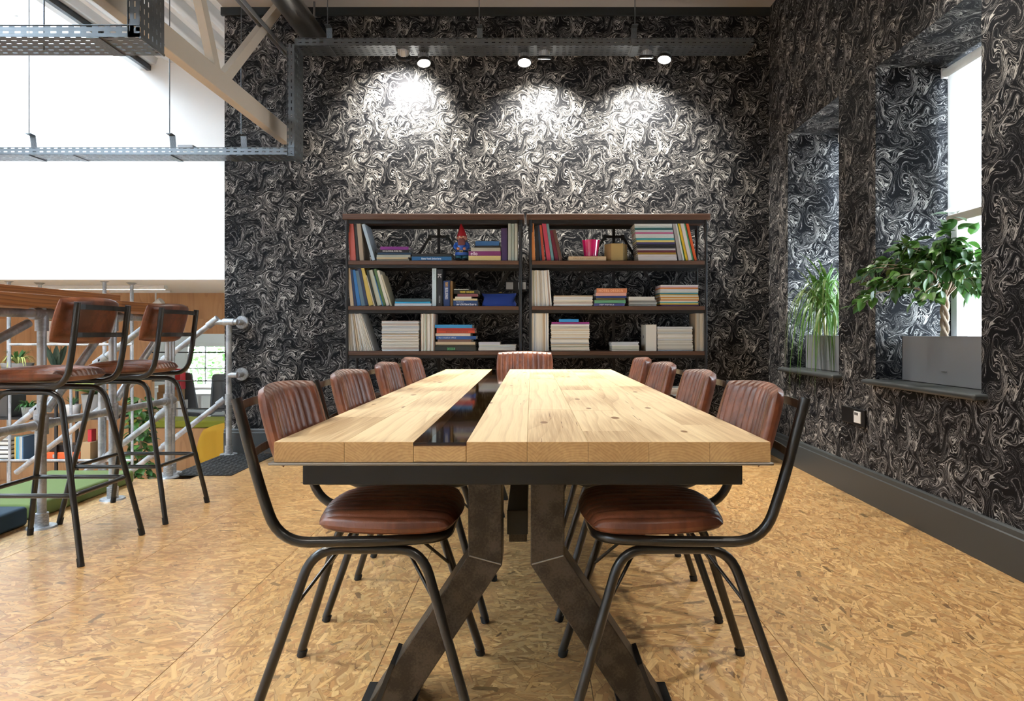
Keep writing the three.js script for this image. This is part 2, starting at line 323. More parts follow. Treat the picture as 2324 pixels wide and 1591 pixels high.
// windows in deep reveals
WIN.forEach(([a, b], i) => {
  const w = struct('window_' + (i + 1)), x = XR + REVEAL, f = 0.055;
  mesh('window_frame', [bx(x - 0.03, x + 0.03, SILL, HEAD, -a - f, -a), bx(x - 0.03, x + 0.03, SILL, HEAD, -b, -b + f), bx(x - 0.03, x + 0.03, SILL, SILL + f, -b, -a), bx(x - 0.03, x + 0.03, HEAD - f, HEAD, -b, -a), bx(x - 0.022, x + 0.022, 1.6, 1.65, -b, -a)], M.whiteGloss, w);
  mesh('glazing_bar', bx(x - 0.014, x + 0.014, SILL, HEAD, -(a + b) / 2 - 0.012, -(a + b) / 2 + 0.012), M.whiteGloss, w);
  for (const [y0, y1] of [[SILL + f, 1.6], [1.65, HEAD - f]]) for (const [z0, z1] of [[a + f, (a + b) / 2 - 0.012], [(a + b) / 2 + 0.012, b - f]]) mesh('pane', new THREE.PlaneGeometry(z1 - z0, y1 - y0).rotateY(-Math.PI / 2).translate(x, (y0 + y1) / 2, -(z0 + z1) / 2), M.glass, w);
  mesh('window_sill', rbx(1.925, x, SILL - 0.03, SILL, -b - 0.045, -a + 0.045, 0.013, 3), M.greyPaint, w);
});
// roller blind in the nearer window
for (const [zc, label] of [[3.485, 'white roller blind pulled halfway down the nearer window'], [4.8, 'white roller blind in the farther window, hidden behind the reveal']]) {
  const t = thing('roller_blind', label, 'blind', [XR + REVEAL - 0.075, 0, -zc]);
  mesh('blind_tube', new THREE.CylinderGeometry(0.024, 0.024, 0.86, 20).rotateX(Math.PI / 2).translate(-0.005, 2.49, 0), M.blindFabric, t);
  mesh('fabric', bx(-0.001, 0.001, 1.665, 2.49, -0.42, 0.42), M.blindFabric, t);
  mesh('bottom_bar', rbx(-0.012, 0.012, 1.62, 1.668, -0.42, 0.42, 0.006), M.cream, t);
  for (const s of [-1, 1]) mesh('bracket', rbx(-0.03, 0.06, 2.46, 2.52, s * 0.435 - 0.004, s * 0.435 + 0.004, 0.002), M.whiteGloss, t);
}
// black double socket plates
{
  const t = thing('wall_socket', 'black double socket plate low on the papered wall under the nearer window', 'socket', [XR, 0.49, -4.2]);
  mesh('back_plate', rbx(-0.012, 0, -0.05, 0.05, -0.16, 0.0, 0.004), M.blackPlastic, t);
  const p = mesh('face_plate', rbx(-0.014, 0, -0.055, 0.05, 0.005, 0.145, 0.004), M.blackPlastic, t);
  mesh('module', rbx(-0.018, -0.01, -0.035, 0.035, 0.02, 0.105, 0.002), M.whiteGloss, p);
  for (const z of [0.04, 0.065]) mesh('port', bx(-0.0195, -0.017, 0.012, 0.028, z - 0.007, z + 0.007), M.blackPlastic, p);
}
{
  const t = thing('wall_socket', 'silver wall socket plate on the papered wall behind the bookshelves', 'socket', [-0.13, 1.395, -ZB]);
  mesh('face_plate', rbx(-0.09, 0.09, -0.045, 0.045, 0, 0.01, 0.004), M.blackPlastic, t);
  for (const x of [-0.052, 0.052]) mesh('module', rbx(x - 0.03, x + 0.03, -0.03, 0.03, 0.008, 0.014, 0.003), M.whiteGloss, t);
}
// ---------------------------------------------------------------- the void with the rooflight, left of the room
const ZW = 7.0, SOF = 1.56, ZP = 9.54, LOW = -1.05;
struct('wall_gallery', bx(-9, XL + 0.17, SOF, 5.2, -ZW - 0.2, -ZW), M.white);
struct('wall_side', bx(XL, XL + 0.17, LOW, 5.2, -ZP, -ZB - 0.28), M.white);
struct('wall_left', bx(-9.2, -9, LOW - 0.2, 5.2, -ZP - 5.2, -ZN), M.white);
struct('wall_bulkhead', bx(XL, XL + 0.12, YC + 0.25, 5.2, -ZB - 0.2, -ZN), M.white);
{ // profiled steel roof deck; ribs run away from the camera
  const deck = (x0, x1, y0, y1) => sheet(Math.round(Math.abs(x1 - x0) / 0.025), 1, (s, t) => { const k = (Math.abs(x1 - x0) * s / 0.2) % 1, up = k < 0.5 ? ss(0, 0.12, k) : 1 - ss(0.5, 0.62, k); return [mix(x0, x1, s), mix(y0, y1, s) + 0.075 * up, mix(-ZW, -ZN, t)]; });
  const slab = (x0, x1, y0, y1) => { const g = bx(0, 1, 0, 0.05, -ZW, -ZN); const p = g.attributes.position; for (let i = 0; i < p.count; i++) { const s = p.getX(i); p.setXYZ(i, mix(x0, x1, s), mix(y0, y1, s) + 0.06 + p.getY(i), p.getZ(i)); } g.computeVertexNormals(); return g; };
  const r = struct('ceiling_deck');
  mesh('roof_sheet', deck(XL + 0.05, -3.95, 3.89, 3.745), M.deck, r); mesh('roof_board', slab(-3.95, XL + 0.05, 3.745, 3.89), M.white, r);
  mesh('roof_sheet', deck(-6.6, -9, 4.0, 3.7), M.deck, r); mesh('roof_board', slab(-9, -6.6, 3.7, 4.0), M.white, r);
  mesh('upstand', [bx(-4.02, -3.95, 3.7, 4.3, -ZW, -ZN), bx(-6.67, -6.6, 3.9, 4.3, -ZW, -ZN)], M.deck, r);
  mesh('edge_channel', [bx(-3.94, -3.9, 3.69, 3.735, -ZW, -ZN)], M.darkTrim, r);
  const w = struct('window_3');
  for (let k = 0; k < 4; k++) { const x = -6.6 + k * 0.66; mesh('pane', bx(x + 0.02, x + 0.62, 4.298, 4.302, -ZW, -ZN), M.glass, w); mesh('glazing_bar', bx(x - 0.022, x + 0.022, 4.25, 4.33, -ZW, -ZN), M.deck, w); }
  for (const z of [1.2, 3.1, 5.0]) mesh('purlin', bx(-6.6, -3.98, 4.13, 4.24, -z - 0.04, -z + 0.04), M.deck, w);
}
// timber truss along the edge of the room
{
  const t = thing('roof_truss', 'cream painted roof truss with a long bottom chord and diagonal webs', 'truss');
  const x0 = -2.085, x1 = -2.02;
  mesh('bottom_chord', rbx(x0, x1, 2.578, 2.715, -ZB, -ZN, 0.004), M.cream, t);
  const web = (za, ya, zb, yb) => mesh('web', ribbon([V(-2.05, ya, -za), V(-2.05, yb, -zb)], V(1, 0, 0), 0.05, 0.075), M.cream, t);
  web(4.42, 2.7, 3.85, 3.72); web(4.55, 2.7, 5.6, 3.7); web(2.2, 2.7, 1.65, 3.72); web(2.35, 2.7, 3.4, 3.72);
}
single('air_duct', tube([V(-1.79, 3.44, -ZB), V(-1.79, 3.44, -ZN)], 0.095, 32), M.duct, 'round galvanised air duct running below the ceiling into the papered wall', 'duct');
single('conduit_pipe', tube([V(-1.78, 3.716, -5.6), V(-1.78, 3.56, -5.6)], 0.009, 10), M.duct, 'thin steel drop pipe from the ceiling beside the air duct', 'pipe');
single('strut_channel', [bx(-2.05, -2.01, 3.335, 3.34, -ZB, -ZN), bx(-2.05, -2.046, 3.3, 3.34, -ZB, -ZN), bx(-2.014, -2.01, 3.3, 3.34, -ZB, -ZN)], M.galvanised, 'thin slotted steel channel running beside the air duct', 'channel');

// ---------------------------------------------------------------- perforated cable tray
function perforated(L, W, a = 0.05, th = 0.0015) {      // plate in x (0..L) and z (0..W) with rows of slots
  const list = [], nz = Math.round(W / 0.034), pz = W / nz, nx = Math.round(L / a), pxx = L / nx, sx = pxx * 0.5, sz = 0.009;
  for (let j = 0; j < nz; j++) {
    const z = j * pz;
    list.push(bx(0, L, 0, th, z, z + pz - sz));
    for (let i = 0; i < nx; i++) list.push(bx(i * pxx, i * pxx + pxx - sx, 0, th, z + pz - sz, z + pz));
  }
  return join(list);
}
const rail = (L) => perforated(L, 0.055, 0.055).rotateX(-Math.PI / 2);   // upright side with slots
function trayRun(parent, L, W, place) {
  const m = place;
  mesh('tray_base', perforated(L, W).applyMatrix4(m), M.traySteel, parent);
  for (const z of [0, W]) mesh('tray_side', join([rail(L).translate(0, 0, z), bx(0, L, 0.053, 0.056, z - 0.006, z + 0.006)]).applyMatrix4(m), M.traySteel, parent);
}
const rodTo = (x, y, z, top) => tube([V(x, y, z), V(x, top, z)], 0.004, 8);
{
  const t = thing('cable_tray', 'galvanised perforated cable tray with a riser hung along the papered wall', 'cable tray');
  const zn = -5.25, W = 0.2, yU = 3.212, yL = 2.372, xr = -1.822;
  const T1 = (x, y) => new THREE.Matrix4().makeTranslation(x, y, zn - W);
  trayRun(t, 3.53, W, T1(xr, yU));
  trayRun(t, 6.4, W, T1(xr - 6.4, yL));
  trayRun(t, yU - yL + 0.02, W, new THREE.Matrix4().makeTranslation(xr, yL - 0.01, zn - W).multiply(new THREE.Matrix4().makeRotationZ(Math.PI / 2)));
  const hang = (x, y, top) => {
    mesh('hanger', ribbon([V(x, y + 0.17, zn - 0.02), V(x, y + 0.165, zn - 0.07), V(x, y - 0.004, zn - 0.1)], V(1, 0, 0), 0.045, 0.004), M.traySteel, t);
    mesh('hanger_foot', bx(x - 0.022, x + 0.022, y - 0.006, y - 0.002, zn - W, zn), M.traySteel, t);
    mesh('threaded_rod', rodTo(x, y + 0.16, zn - 0.03, top), M.traySteel, t);
  };
  for (const px of [745, 1088, 1440]) hang((px - 1206) * 5.3 / FOCAL, yU, YC);
  for (const [px, top] of [[550, YC], [388, 3.8], [70, 4.25]]) hang((px - 1206) * 5.3 / FOCAL, yL, top);
  for (const x of [-2.35, -3.55, -5.0]) mesh('joint_strip', bx(x - 0.025, x + 0.025, yL - 0.004, yL - 0.001, zn - W, zn), M.traySteel, t);
  mesh('junction_box', rbx(-2.72, -2.6, yL + 0.05, yL + 0.075, zn - 0.1, zn + 0.005, 0.004), M.zincPlanter, t);
}
{
  const t = thing('cable_tray', 'wide perforated cable tray turning upwards under the rooflight', 'cable tray');
  const zn = -3.165, W = 0.21, y = 2.372, xr = -1.815;
  trayRun(t, 4.2, W, new THREE.Matrix4().makeTranslation(xr - 4.2, y, zn - W));
  trayRun(t, 0.84, W, new THREE.Matrix4().makeTranslation(xr, y, zn - W).multiply(new THREE.Matrix4().makeRotationZ(Math.PI / 2)));
  mesh('bend', tube([V(xr, y, zn), V(xr, y, zn - W)], 0.006, 8), M.traySteel, t);
  mesh('splice_plate', bx(xr - 0.25, xr - 0.19, y - 0.004, y - 0.001, zn - W, zn), M.traySteel, t);
  for (const [x, up] of [[-2.33, YC], [-3.6, 3.77]]) mesh('threaded_rod', rodTo(x, y - 0.02, zn - 0.1, up), M.traySteel, t);
}

// ---------------------------------------------------------------- LED spotlights
function spot(pos, aim, top, power, angle, label, group, face = true) {
  const t = thing('spotlight', label, 'spotlight', pos, 0, group), d = V(...aim).sub(V(...pos)).normalize();
  mesh('stem', tube([V(0, 0.03, 0), V(0, top - pos[1], 0)], 0.007, 8), M.blackPlastic, t);
  const h = subgroup('lamp_head', t); h.quaternion.setFromUnitVectors(V(0, -1, 0), d);
  mesh('ring', lathe([[0.05, -0.012], [0.058, -0.012], [0.06, 0.0], [0.056, 0.012], [0.03, 0.016]]), M.blackPlastic, h);
  const fins = [lathe([[0.001, 0.085], [0.022, 0.08], [0.034, 0.06], [0.036, 0.016]], 20)];
  for (let k = 0; k < 14; k++) fins.push(bx(0.03, 0.043, 0.016, 0.07, -0.0012, 0.0012).rotateY(k / 14 * Math.PI * 2));
  mesh('heat_sink', fins, M.heatSink, h);
  mesh('lens', new THREE.CylinderGeometry(0.05, 0.05, 0.006, 28).translate(0, -0.008, 0), M.lampFace, h);
  const L = new THREE.SpotLight(LAMP, power, 0, angle, 0.75, 2);
  L.name = 'lamp'; L.position.copy(d).multiplyScalar(0.03); L.target.position.copy(d); L.castShadow = true; L.shadow.radius = 2;
  t.add(L, L.target);
  return t;
}
{
  const g1 = 'wall washing spotlights under the tray', g2 = 'room facing spotlights under the tray';
  const lamp = (px, py, aim, p, a, l, g) => { const q = at(px, py, 5.38); spot(q.toArray(), aim, 3.212, p, a, l, g); };
  const down = (px, dx, y) => [(px + dx - 1206) * ZB / FOCAL, y, -ZB];
  lamp(915, 129, down(915, 0, 2.85), WALL_LAMP * 1.3, 1.0, 'leftmost spotlight under the tray, its dark back to the room', g1);
  lamp(1235, 131, down(1225, 0, 2.2), WALL_LAMP * 1.15, 1.1, 'right one of the middle pair of spotlights, turned to the wall', g1);
  lamp(1467, 129, down(1450, 0, 2.2), WALL_LAMP * 1.15, 1.1, 'left one of the right-hand pair of spotlights, a thin bright disc', g1);
  lamp(962, 141, [-0.55, 0.74, -4.75], TABLE_LAMP, 0.8, 'bright spotlight beside the dark-backed one, facing the room', g2);
  lamp(1190, 140, [0.0, 0.74, -4.6], TABLE_LAMP, 0.8, 'left one of the middle pair of spotlights, facing the table', g2);
  lamp(1508, 133, [0.7, 0.74, -4.75], TABLE_LAMP, 0.8, 'rightmost spotlight under the tray, facing the room', g2);
  for (const [x, z, y = 3.15] of [[-2.0, 2.6, 2.49], [-2.0, 1.2, 2.49], [1.75, 3.1], [1.75, 1.3], [-1.2, -0.5], [1.2, -0.5]])
    spot([x, y, -z], [x * 0.62, 0, -z - (z < 0 ? 1.0 : -0.1)], y < 3 ? 2.578 : YC, SIDE_LAMP * (z < 0 ? 0.36 : y < 3 ? 0.75 : 1.1), 0.88, (x < 0 ? 'left' : 'right') + (z > 2 ? ' ceiling spotlight beside the middle of the table' : z > 0 ? ' ceiling spotlight beside the near end of the table' : ' ceiling spotlight behind the near end of the room'), 'ceiling spotlights along the table');
}
// ---------------------------------------------------------------- long table
{
  const t = thing('dining_table', 'long reclaimed pine table with a dark glass strip and raw steel legs', 'table');
  const X0 = -0.622, X1 = 0.578, Z0 = 1.649, Z1 = 4.96, TOP = 0.737, BOT = 0.688, GA = -0.285, GB = -0.157;
  const plank = (a, b, n, f) => {
    const g = metres(rbx(a + 0.0002, b - 0.0002, BOT, TOP, -f + 0.0002, -n - 0.0002, 0.0011, 1), rr(0, 1.1), rr(0, 3.4));
    const p = g.attributes.position, m = [], e = [];
    for (let i = 0; i < p.count; i += 3) { const z = (p.getZ(i) + p.getZ(i + 1) + p.getZ(i + 2)) / 3; (z > -n - 0.003 || z < -f + 0.003 ? e : m).push(i, i + 1, i + 2); }
    g.setIndex([...m, ...e]); g.clearGroups(); g.addGroup(0, m.length, 0); g.addGroup(m.length, e.length, 1);
    const uv = g.attributes.uv; for (const i of e) uv.setXY(i, p.getX(i) + 0.62, p.getY(i) - BOT);
    mesh('plank', g, [M.tableTop, M.tableEnd], t);
  };
  const run = (a, b, cuts) => { const c = [Z0, ...cuts, Z1]; for (let i = 0; i < c.length - 1; i++) plank(a, b, c[i], c[i + 1]); };
  run(X0, -0.452, [3.4]); run(-0.452, GA, [2.3]);
  const w = (X1 - GB) / 5;
  [[2.9], [2.35, 3.9], [2.32, 4.2], [3.3], [2.6, 4.1]].forEach((c, i) => run(GB + w * i, GB + w * (i + 1), c));
  mesh('end_block', metres(rbx(GA, GB, BOT, TOP - 0.009, -Z0 - 0.03, -Z0, 0.003, 1), 0.62), M.tableEnd, t);
  mesh('channel_base', bx(GA, GB, BOT, BOT + 0.012, -Z1, -Z0 - 0.03), M.channel, t);
  mesh('glass_strip', new THREE.PlaneGeometry(GB - GA, Z1 - Z0).rotateX(-Math.PI / 2).translate((GA + GB) / 2, TOP - 0.001, -(Z0 + Z1) / 2), M.bronzeGlass, t);
  mesh('glass_edge', bx(GA, GB, TOP - 0.0085, TOP - 0.0015, -Z0 - 0.002, -Z0 + 0.001), M.bronzeGlass, t);
  mesh('steel_plate', rbx(X0 - 0.012, X1 + 0.006, BOT - 0.007, BOT - 0.0005, -Z1 - 0.006, -Z0 + 0.006, 0.0015, 1), M.plateEdge, t);
  const ax = -0.022, aw = 0.548;
  for (const z of [1.73, 4.86]) mesh('apron', rbx(ax - aw, ax + aw, 0.622, BOT - 0.007, -z - 0.03, -z + 0.03, 0.003), M.darkSteel, t);
  for (const s of [-1, 1]) mesh('side_rail', rbx(ax + s * (aw - 0.032) - 0.03, ax + s * (aw - 0.032) + 0.03, 0.622, BOT - 0.007, -4.83, -1.76, 0.003), M.darkSteel, t);
  for (const z of [1.87, 4.6]) for (const s of [-1, 1]) {   // cranked legs
    const c = ax - 0.018 + s * 0.083, foot = c + s * 0.262, d = 0.11;
    const pr = (pts) => { const sh = new THREE.Shape(pts.map((p) => new THREE.Vector2(...p))); return new THREE.ExtrudeGeometry(sh, { depth: d, bevelEnabled: true, bevelSize: 0.003, bevelThickness: 0.003, bevelSegments: 2 }).translate(0, 0, -z - d / 2); };
    const in0 = c - s * 0.042, out0 = c + s * 0.042, leg = pr([[in0, 0.624], [in0, 0.385], [foot - s * 0.05, 0.0], [foot + s * 0.055, 0.0], [out0, 0.41], [out0, 0.624]]);
    const l = mesh('leg', metres(leg), M.rawSteel, t);
    mesh('weld', tube([V(in0, 0.386, -z + d / 2 + 0.003), V(out0, 0.409, -z + d / 2 + 0.003)], 0.0022, 6), M.plateEdge, l);
    mesh('foot_plate', rbx(foot - 0.075, foot + 0.075, 0, 0.008, -z - 0.075, -z + 0.075, 0.002, 1), M.darkSteel, l);
    mesh('gusset', ribbon([V(foot + s * 0.028, 0.008, -z), V(foot - s * 0.015, 0.12, -z)], V(0, 0, 1), d + 0.012, 0.012), M.darkSteel, l);
  }
  mesh('stretcher', metres(rbx(ax - 0.047, ax + 0.012, 0.43, 0.5, -4.56, -1.93, 0.003)), M.darkSteel, t);
  for (const z of [2.05, 3.25, 4.4]) mesh('spacer', rbx(ax - 0.044, ax + 0.009, 0.385, 0.43, -z - 0.04, -z + 0.04, 0.003), M.rawSteel, t);
}
// ---------------------------------------------------------------- tubular chairs and bar stools with ribbed leather
function pillow(nu, nv, f) { return join([sheet(nu, nv, (s, q) => f(2 * s - 1, 2 * q - 1, 1)), sheet(nu, nv, (s, q) => f(1 - 2 * s, 2 * q - 1, -1))]); }
const round5 = (a, b) => Math.pow(Math.max(0, (1 - Math.abs(a) ** 6) * (1 - Math.abs(b) ** 6)), 0.42);
const CHAIR = {
  seat: pillow(26, 154, (a, b, side) => {
    const T = 0.07, h = 0.471, w = mix(0.186, 0.214, (a + 1) / 2), x = 0.05 + 0.192 * a * Math.sqrt(1 - 0.24 * b * b), z = w * b * Math.sqrt(1 - 0.3 * a * a), e = round5(a, b);
    const k = (b * 0.92 + 1) / 2 * 11, d = Math.abs(k - Math.round(k)), gr = side > 0 ? 0.008 * (1 - Math.sqrt(1 - (1 - 2 * d) ** 2)) : 0;
    const y = h + T / 2 + (side > 0 ? 1 : -0.75) * T / 2 * e + (side > 0 ? 0.01 * (1 - a * a) * (1 - b * b) - gr * Math.min(1, e * 2) : 0);
    return [x, y, z, x + 0.3, z + 0.3];
  }),
  back: pillow(162, 20, (a, b, side) => {
    const T = 0.048, W = 0.212, y = 0.757 + 0.106 * b * Math.sqrt(1 - 0.2 * a * a), z = -W * a * Math.sqrt(1 - 0.1 * b * b), e = round5(a, b);
    const k = (a / 0.8 + 1) / 2 * 9, d = Math.abs(k - Math.round(k)), in9 = Math.abs(a) < 0.83, gr = side > 0 && in9 ? 0.011 * (1 - Math.sqrt(1 - (1 - 2 * d) ** 2)) : 0;
    const xc = -0.26 - (y - 0.757) * 0.26 + 0.042 * a * a;
    return [xc + side * T / 2 * e - (side > 0 ? gr * Math.min(1, e * 2) : 0), y, z, y * 1.0, z + 0.3];
  }),
  seams: [-1, 1].map((s) => tube([...Array(9)].map((_, i) => { const b = -0.8 + 1.6 * i / 8, y = 0.757 + 0.106 * b; return V(-0.26 - (y - 0.757) * 0.26 + 0.042 * 0.72 + 0.0225, y, s * 0.212 * 0.85); }), 0.0012, 5)),
};
function makeChair(name, label, category, lift, fz) {
  const t = thing(name, label, category);
  const tall = lift ? 1 : 0, up = (g, dx = 0) => (lift ? g.clone().translate(dx, lift, 0) : g), lean = (x, y) => x + tall * (0.03 + Math.max(0, y - 0.468) * 0.145);
  mesh('seat', up(CHAIR.seat, -0.03), M.leather, t);
  const back = mesh('backrest', up(CHAIR.back, 0.072), M.leather, t);
  for (const s of CHAIR.seams) mesh('seam', up(s, 0.072), M.stitch, back);
  const h = 0.468 + lift, side = (s) => [V(lean(-0.318, 0.835), 0.835 + lift, s * 0.186), V(lean(-0.262, 0.62), 0.62 + lift, s * 0.186), V(lean(-0.212, 0.468), h, s * 0.184), V(0.05, h, s * 0.172), V(0.21, h, s * 0.15)];
  mesh('frame', tube([...side(1), ...side(-1).reverse()], 0.0135, 14, [0.06, 0.085, 0.05, 0.09, 0.09, 0.05, 0.085, 0.06]), M.blackTube, t);
  for (const y of [0.692, 0.815]) {
    const x0 = lean(-0.262 - (y - 0.62) * 0.26, y);
    mesh('strap', ribbon([...Array(9)].map((_, i) => { const z = -0.186 + 0.372 * i / 8; return V(x0 + 0.004 - 0.022 * (1 - (z / 0.186) ** 2), y + lift, z); }), V(0, 1, 0), 0.022, 0.004), M.blackTube, t);
  }
  const top = 0.4405 + lift;
  for (const s of [-1, 1]) for (const f of [-1, 1]) {
    const foot = V(f * 0.278, 0.0, s * fz), knee = V(f < 0 ? -0.135 : 0.145, top, s * 0.15);
    const l = mesh('leg', tube([V(0.005, top, s * 0.15), knee, foot.clone().setY(0.012)], 0.0128, 14, 0.075), M.blackTube, t);
    const q = knee.clone().lerp(foot, 0.03);
    mesh('foot_cap', tube([foot.clone(), foot.clone().lerp(q, 0.05)], 0.0142, 12), M.rubber, l);
    if (!lift) mesh('brace', tube([knee.clone().lerp(foot, 0.34), V(f * 0.06, h - 0.012, s * 0.03)], 0.0048, 8), M.blackTube, t);
  }
  if (lift) {
    const k = 1 - 0.295 / top, c = (f, s) => V(mix(f < 0 ? -0.135 : 0.145, f * 0.278, k), 0.295, mix(s * 0.15, s * fz, k));
    const P = [c(-1, -1), c(1, -1), c(1, 1), c(-1, 1)];
    const ring = [P[0].clone().lerp(P[1], 0.5), P[1], P[2], P[3], P[0], P[0].clone().lerp(P[1], 0.5)];
    mesh('footrest', tube(ring, 0.0105, 12, 0.035), M.blackTube, t);
  }
  return t;
}
{
  const Zs = [1.92, 2.565, 3.25, 3.9], nth = ['nearest', 'second', 'third', 'farthest'];
  let first;
  for (const s of [-1, 1]) Zs.forEach((z, i) => {
    const label = `${nth[i]} ribbed brown leather chair along the ${s < 0 ? 'left' : 'right'} side of the table`, x = s < 0 ? -0.432 : 0.376, turn = (s < 0 ? 0 : Math.PI) + [0.015, -0.02, 0.02, -0.01][i];
    if (!first) { first = makeChair('dining_chair', label, 'chair', 0, 0.2); first.userData.group = 'leather chairs around the long table'; first.position.set(x, 0, -z); first.rotation.y = turn; } else copy(first, [x, 0, -z], turn, label);
  });
  copy(first, [-0.05, 0, -4.9], -Math.PI / 2, 'ribbed brown leather chair at the far end of the table');
  const a = makeChair('bar_stool', 'nearer tall leather bar stool with a footrest at the high bar', 'stool', 0.3, 0.23);
  a.userData.group = 'bar stools'; a.position.set(-2.207, 0, -3.155); a.rotation.y = Math.PI;
  copy(a, [-2.19, 0, -3.8], Math.PI, 'farther tall leather bar stool with a footrest at the high bar');
}
// ---------------------------------------------------------------- high bar on scaffold tube
const PIPE = 0.0215;
function pipeFlange(x, z, y = 0) { return [cyl(0.031, 0.031, 0.075, x, y, z, 18), cyl(0.07, 0.066, 0.009, x, y, z, 24)]; }
const collar = (p, dir, L = 0.07, r = 0.029) => tube([p.clone().addScaledVector(dir, -L / 2), p.clone().addScaledVector(dir, L / 2)], r, 14);
{
  const t = thing('high_bar', 'high timber bar counter on galvanised scaffold tube posts', 'bar', [0, 0, 0]);
  mesh('counter_top', metres(rbx(-2.83, -2.4, 1.13, 1.19, -4.78, -1.2, 0.006), 0, 0, true), M.oak, t);
  mesh('back_ledge', metres(rbx(-2.99, -2.85, 1.205, 1.265, -4.74, -1.2, 0.006), 0.3, 0, true), M.oak, t);
  const x = -2.52, zs = [2.3, 3.515, 4.11, 4.74], up = V(0, 1, 0), zd = V(0, 0, 1);
  for (const z of zs) {
    const p = mesh('post', tube([V(x, 0.005, -z), V(x, 1.13, -z)], PIPE, 16), M.galvanised, t);
    mesh('base_flange', pipeFlange(x, -z), M.galvanised, p);
    mesh('fitting', [collar(V(x, 0.53, -z), up, 0.1, 0.031), collar(V(x, 0.53, -z), zd, 0.13, 0.028)], M.galvanised, p);
    mesh('top_fitting', [collar(V(x, 1.06, -z), up, 0.1, 0.031), collar(V(x, 1.098, -z), zd, 0.14, 0.03)], M.galvanised, p);
  }
  mesh('foot_rail', tube([V(x, 0.53, -1.5), V(x, 0.53, -4.74)], PIPE, 16), M.galvanised, t);
  mesh('bearer', tube([V(x, 1.1, -1.5), V(x, 1.1, -4.76)], PIPE, 16), M.galvanised, t);
  for (const z of [3.0, 4.2]) mesh('cross_bearer', tube([V(-2.46, 1.098, -z), V(-2.92, 1.098, -z)], PIPE, 16), M.galvanised, t);
  for (const z of [3.3, 4.5]) mesh('ledge_bracket', [bx(-2.93, -2.91, 1.1, 1.205, -z - 0.02, -z + 0.02), bx(-2.93, -2.8, 1.1, 1.13, -z - 0.02, -z + 0.02)], M.galvanised, t);
  for (const [a, b] of [[2.3, 3.42], [3.515, 4.06], [4.11, 4.7]]) mesh('diagonal_brace', tube([V(x, 0.6, -a - 0.04), V(x, 1.05, -b)], PIPE, 16), M.galvanised, t);
}
// seat cushions on the edge of the floor
mat('greenFelt', [0.12, 0.17, 0.05], 0.95, { sheen: 0.5, sheenColor: new THREE.Color(0.25, 0.3, 0.15), bumpMap: T.weave, bumpScale: 0.0008 });
mat('blueFelt', [0.025, 0.05, 0.075], 0.95, { bumpMap: T.weave, bumpScale: 0.0008 });
mat('oliveFelt', [0.25, 0.27, 0.03], 0.95);
single('floor_cushion', metres(rbx(-3.22, -2.655, 0.001, 0.085, -4.57, -3.64, 0.02, 4)), M.greenFelt, 'flat green felt cushion on the floor under the bar', 'cushion');
single('floor_cushion', metres(rbx(-3.22, -2.62, 0.001, 0.1, -3.56, -2.7, 0.02, 4)), M.blueFelt, 'dark blue felt cushion on the floor under the bar', 'cushion');
// studded rubber mat on the landing
{
  const t = thing('rubber_mat', 'black studded rubber mat at the top of the stairs', 'mat', [-2.315, 0, -5.22]);
  mesh('mat_base', rbx(-0.215, 0.215, 0.0005, 0.006, -0.44, 0.44, 0.002), M.rubber, t);
  const studs = []; for (let i = 0; i < 9; i++) for (let j = 0; j < 18; j++) { const o = (i + j) % 2; studs.push(bx(-0.006, 0.006, 0.006, 0.009, -0.02, 0.02).rotateY(o ? Math.PI / 2 : 0).translate(-0.19 + i * 0.0475, 0, -0.415 + j * 0.0488)); }
  const s = mesh('stud', studs, M.rubber, t); s.userData.kind = 'stuff';
}
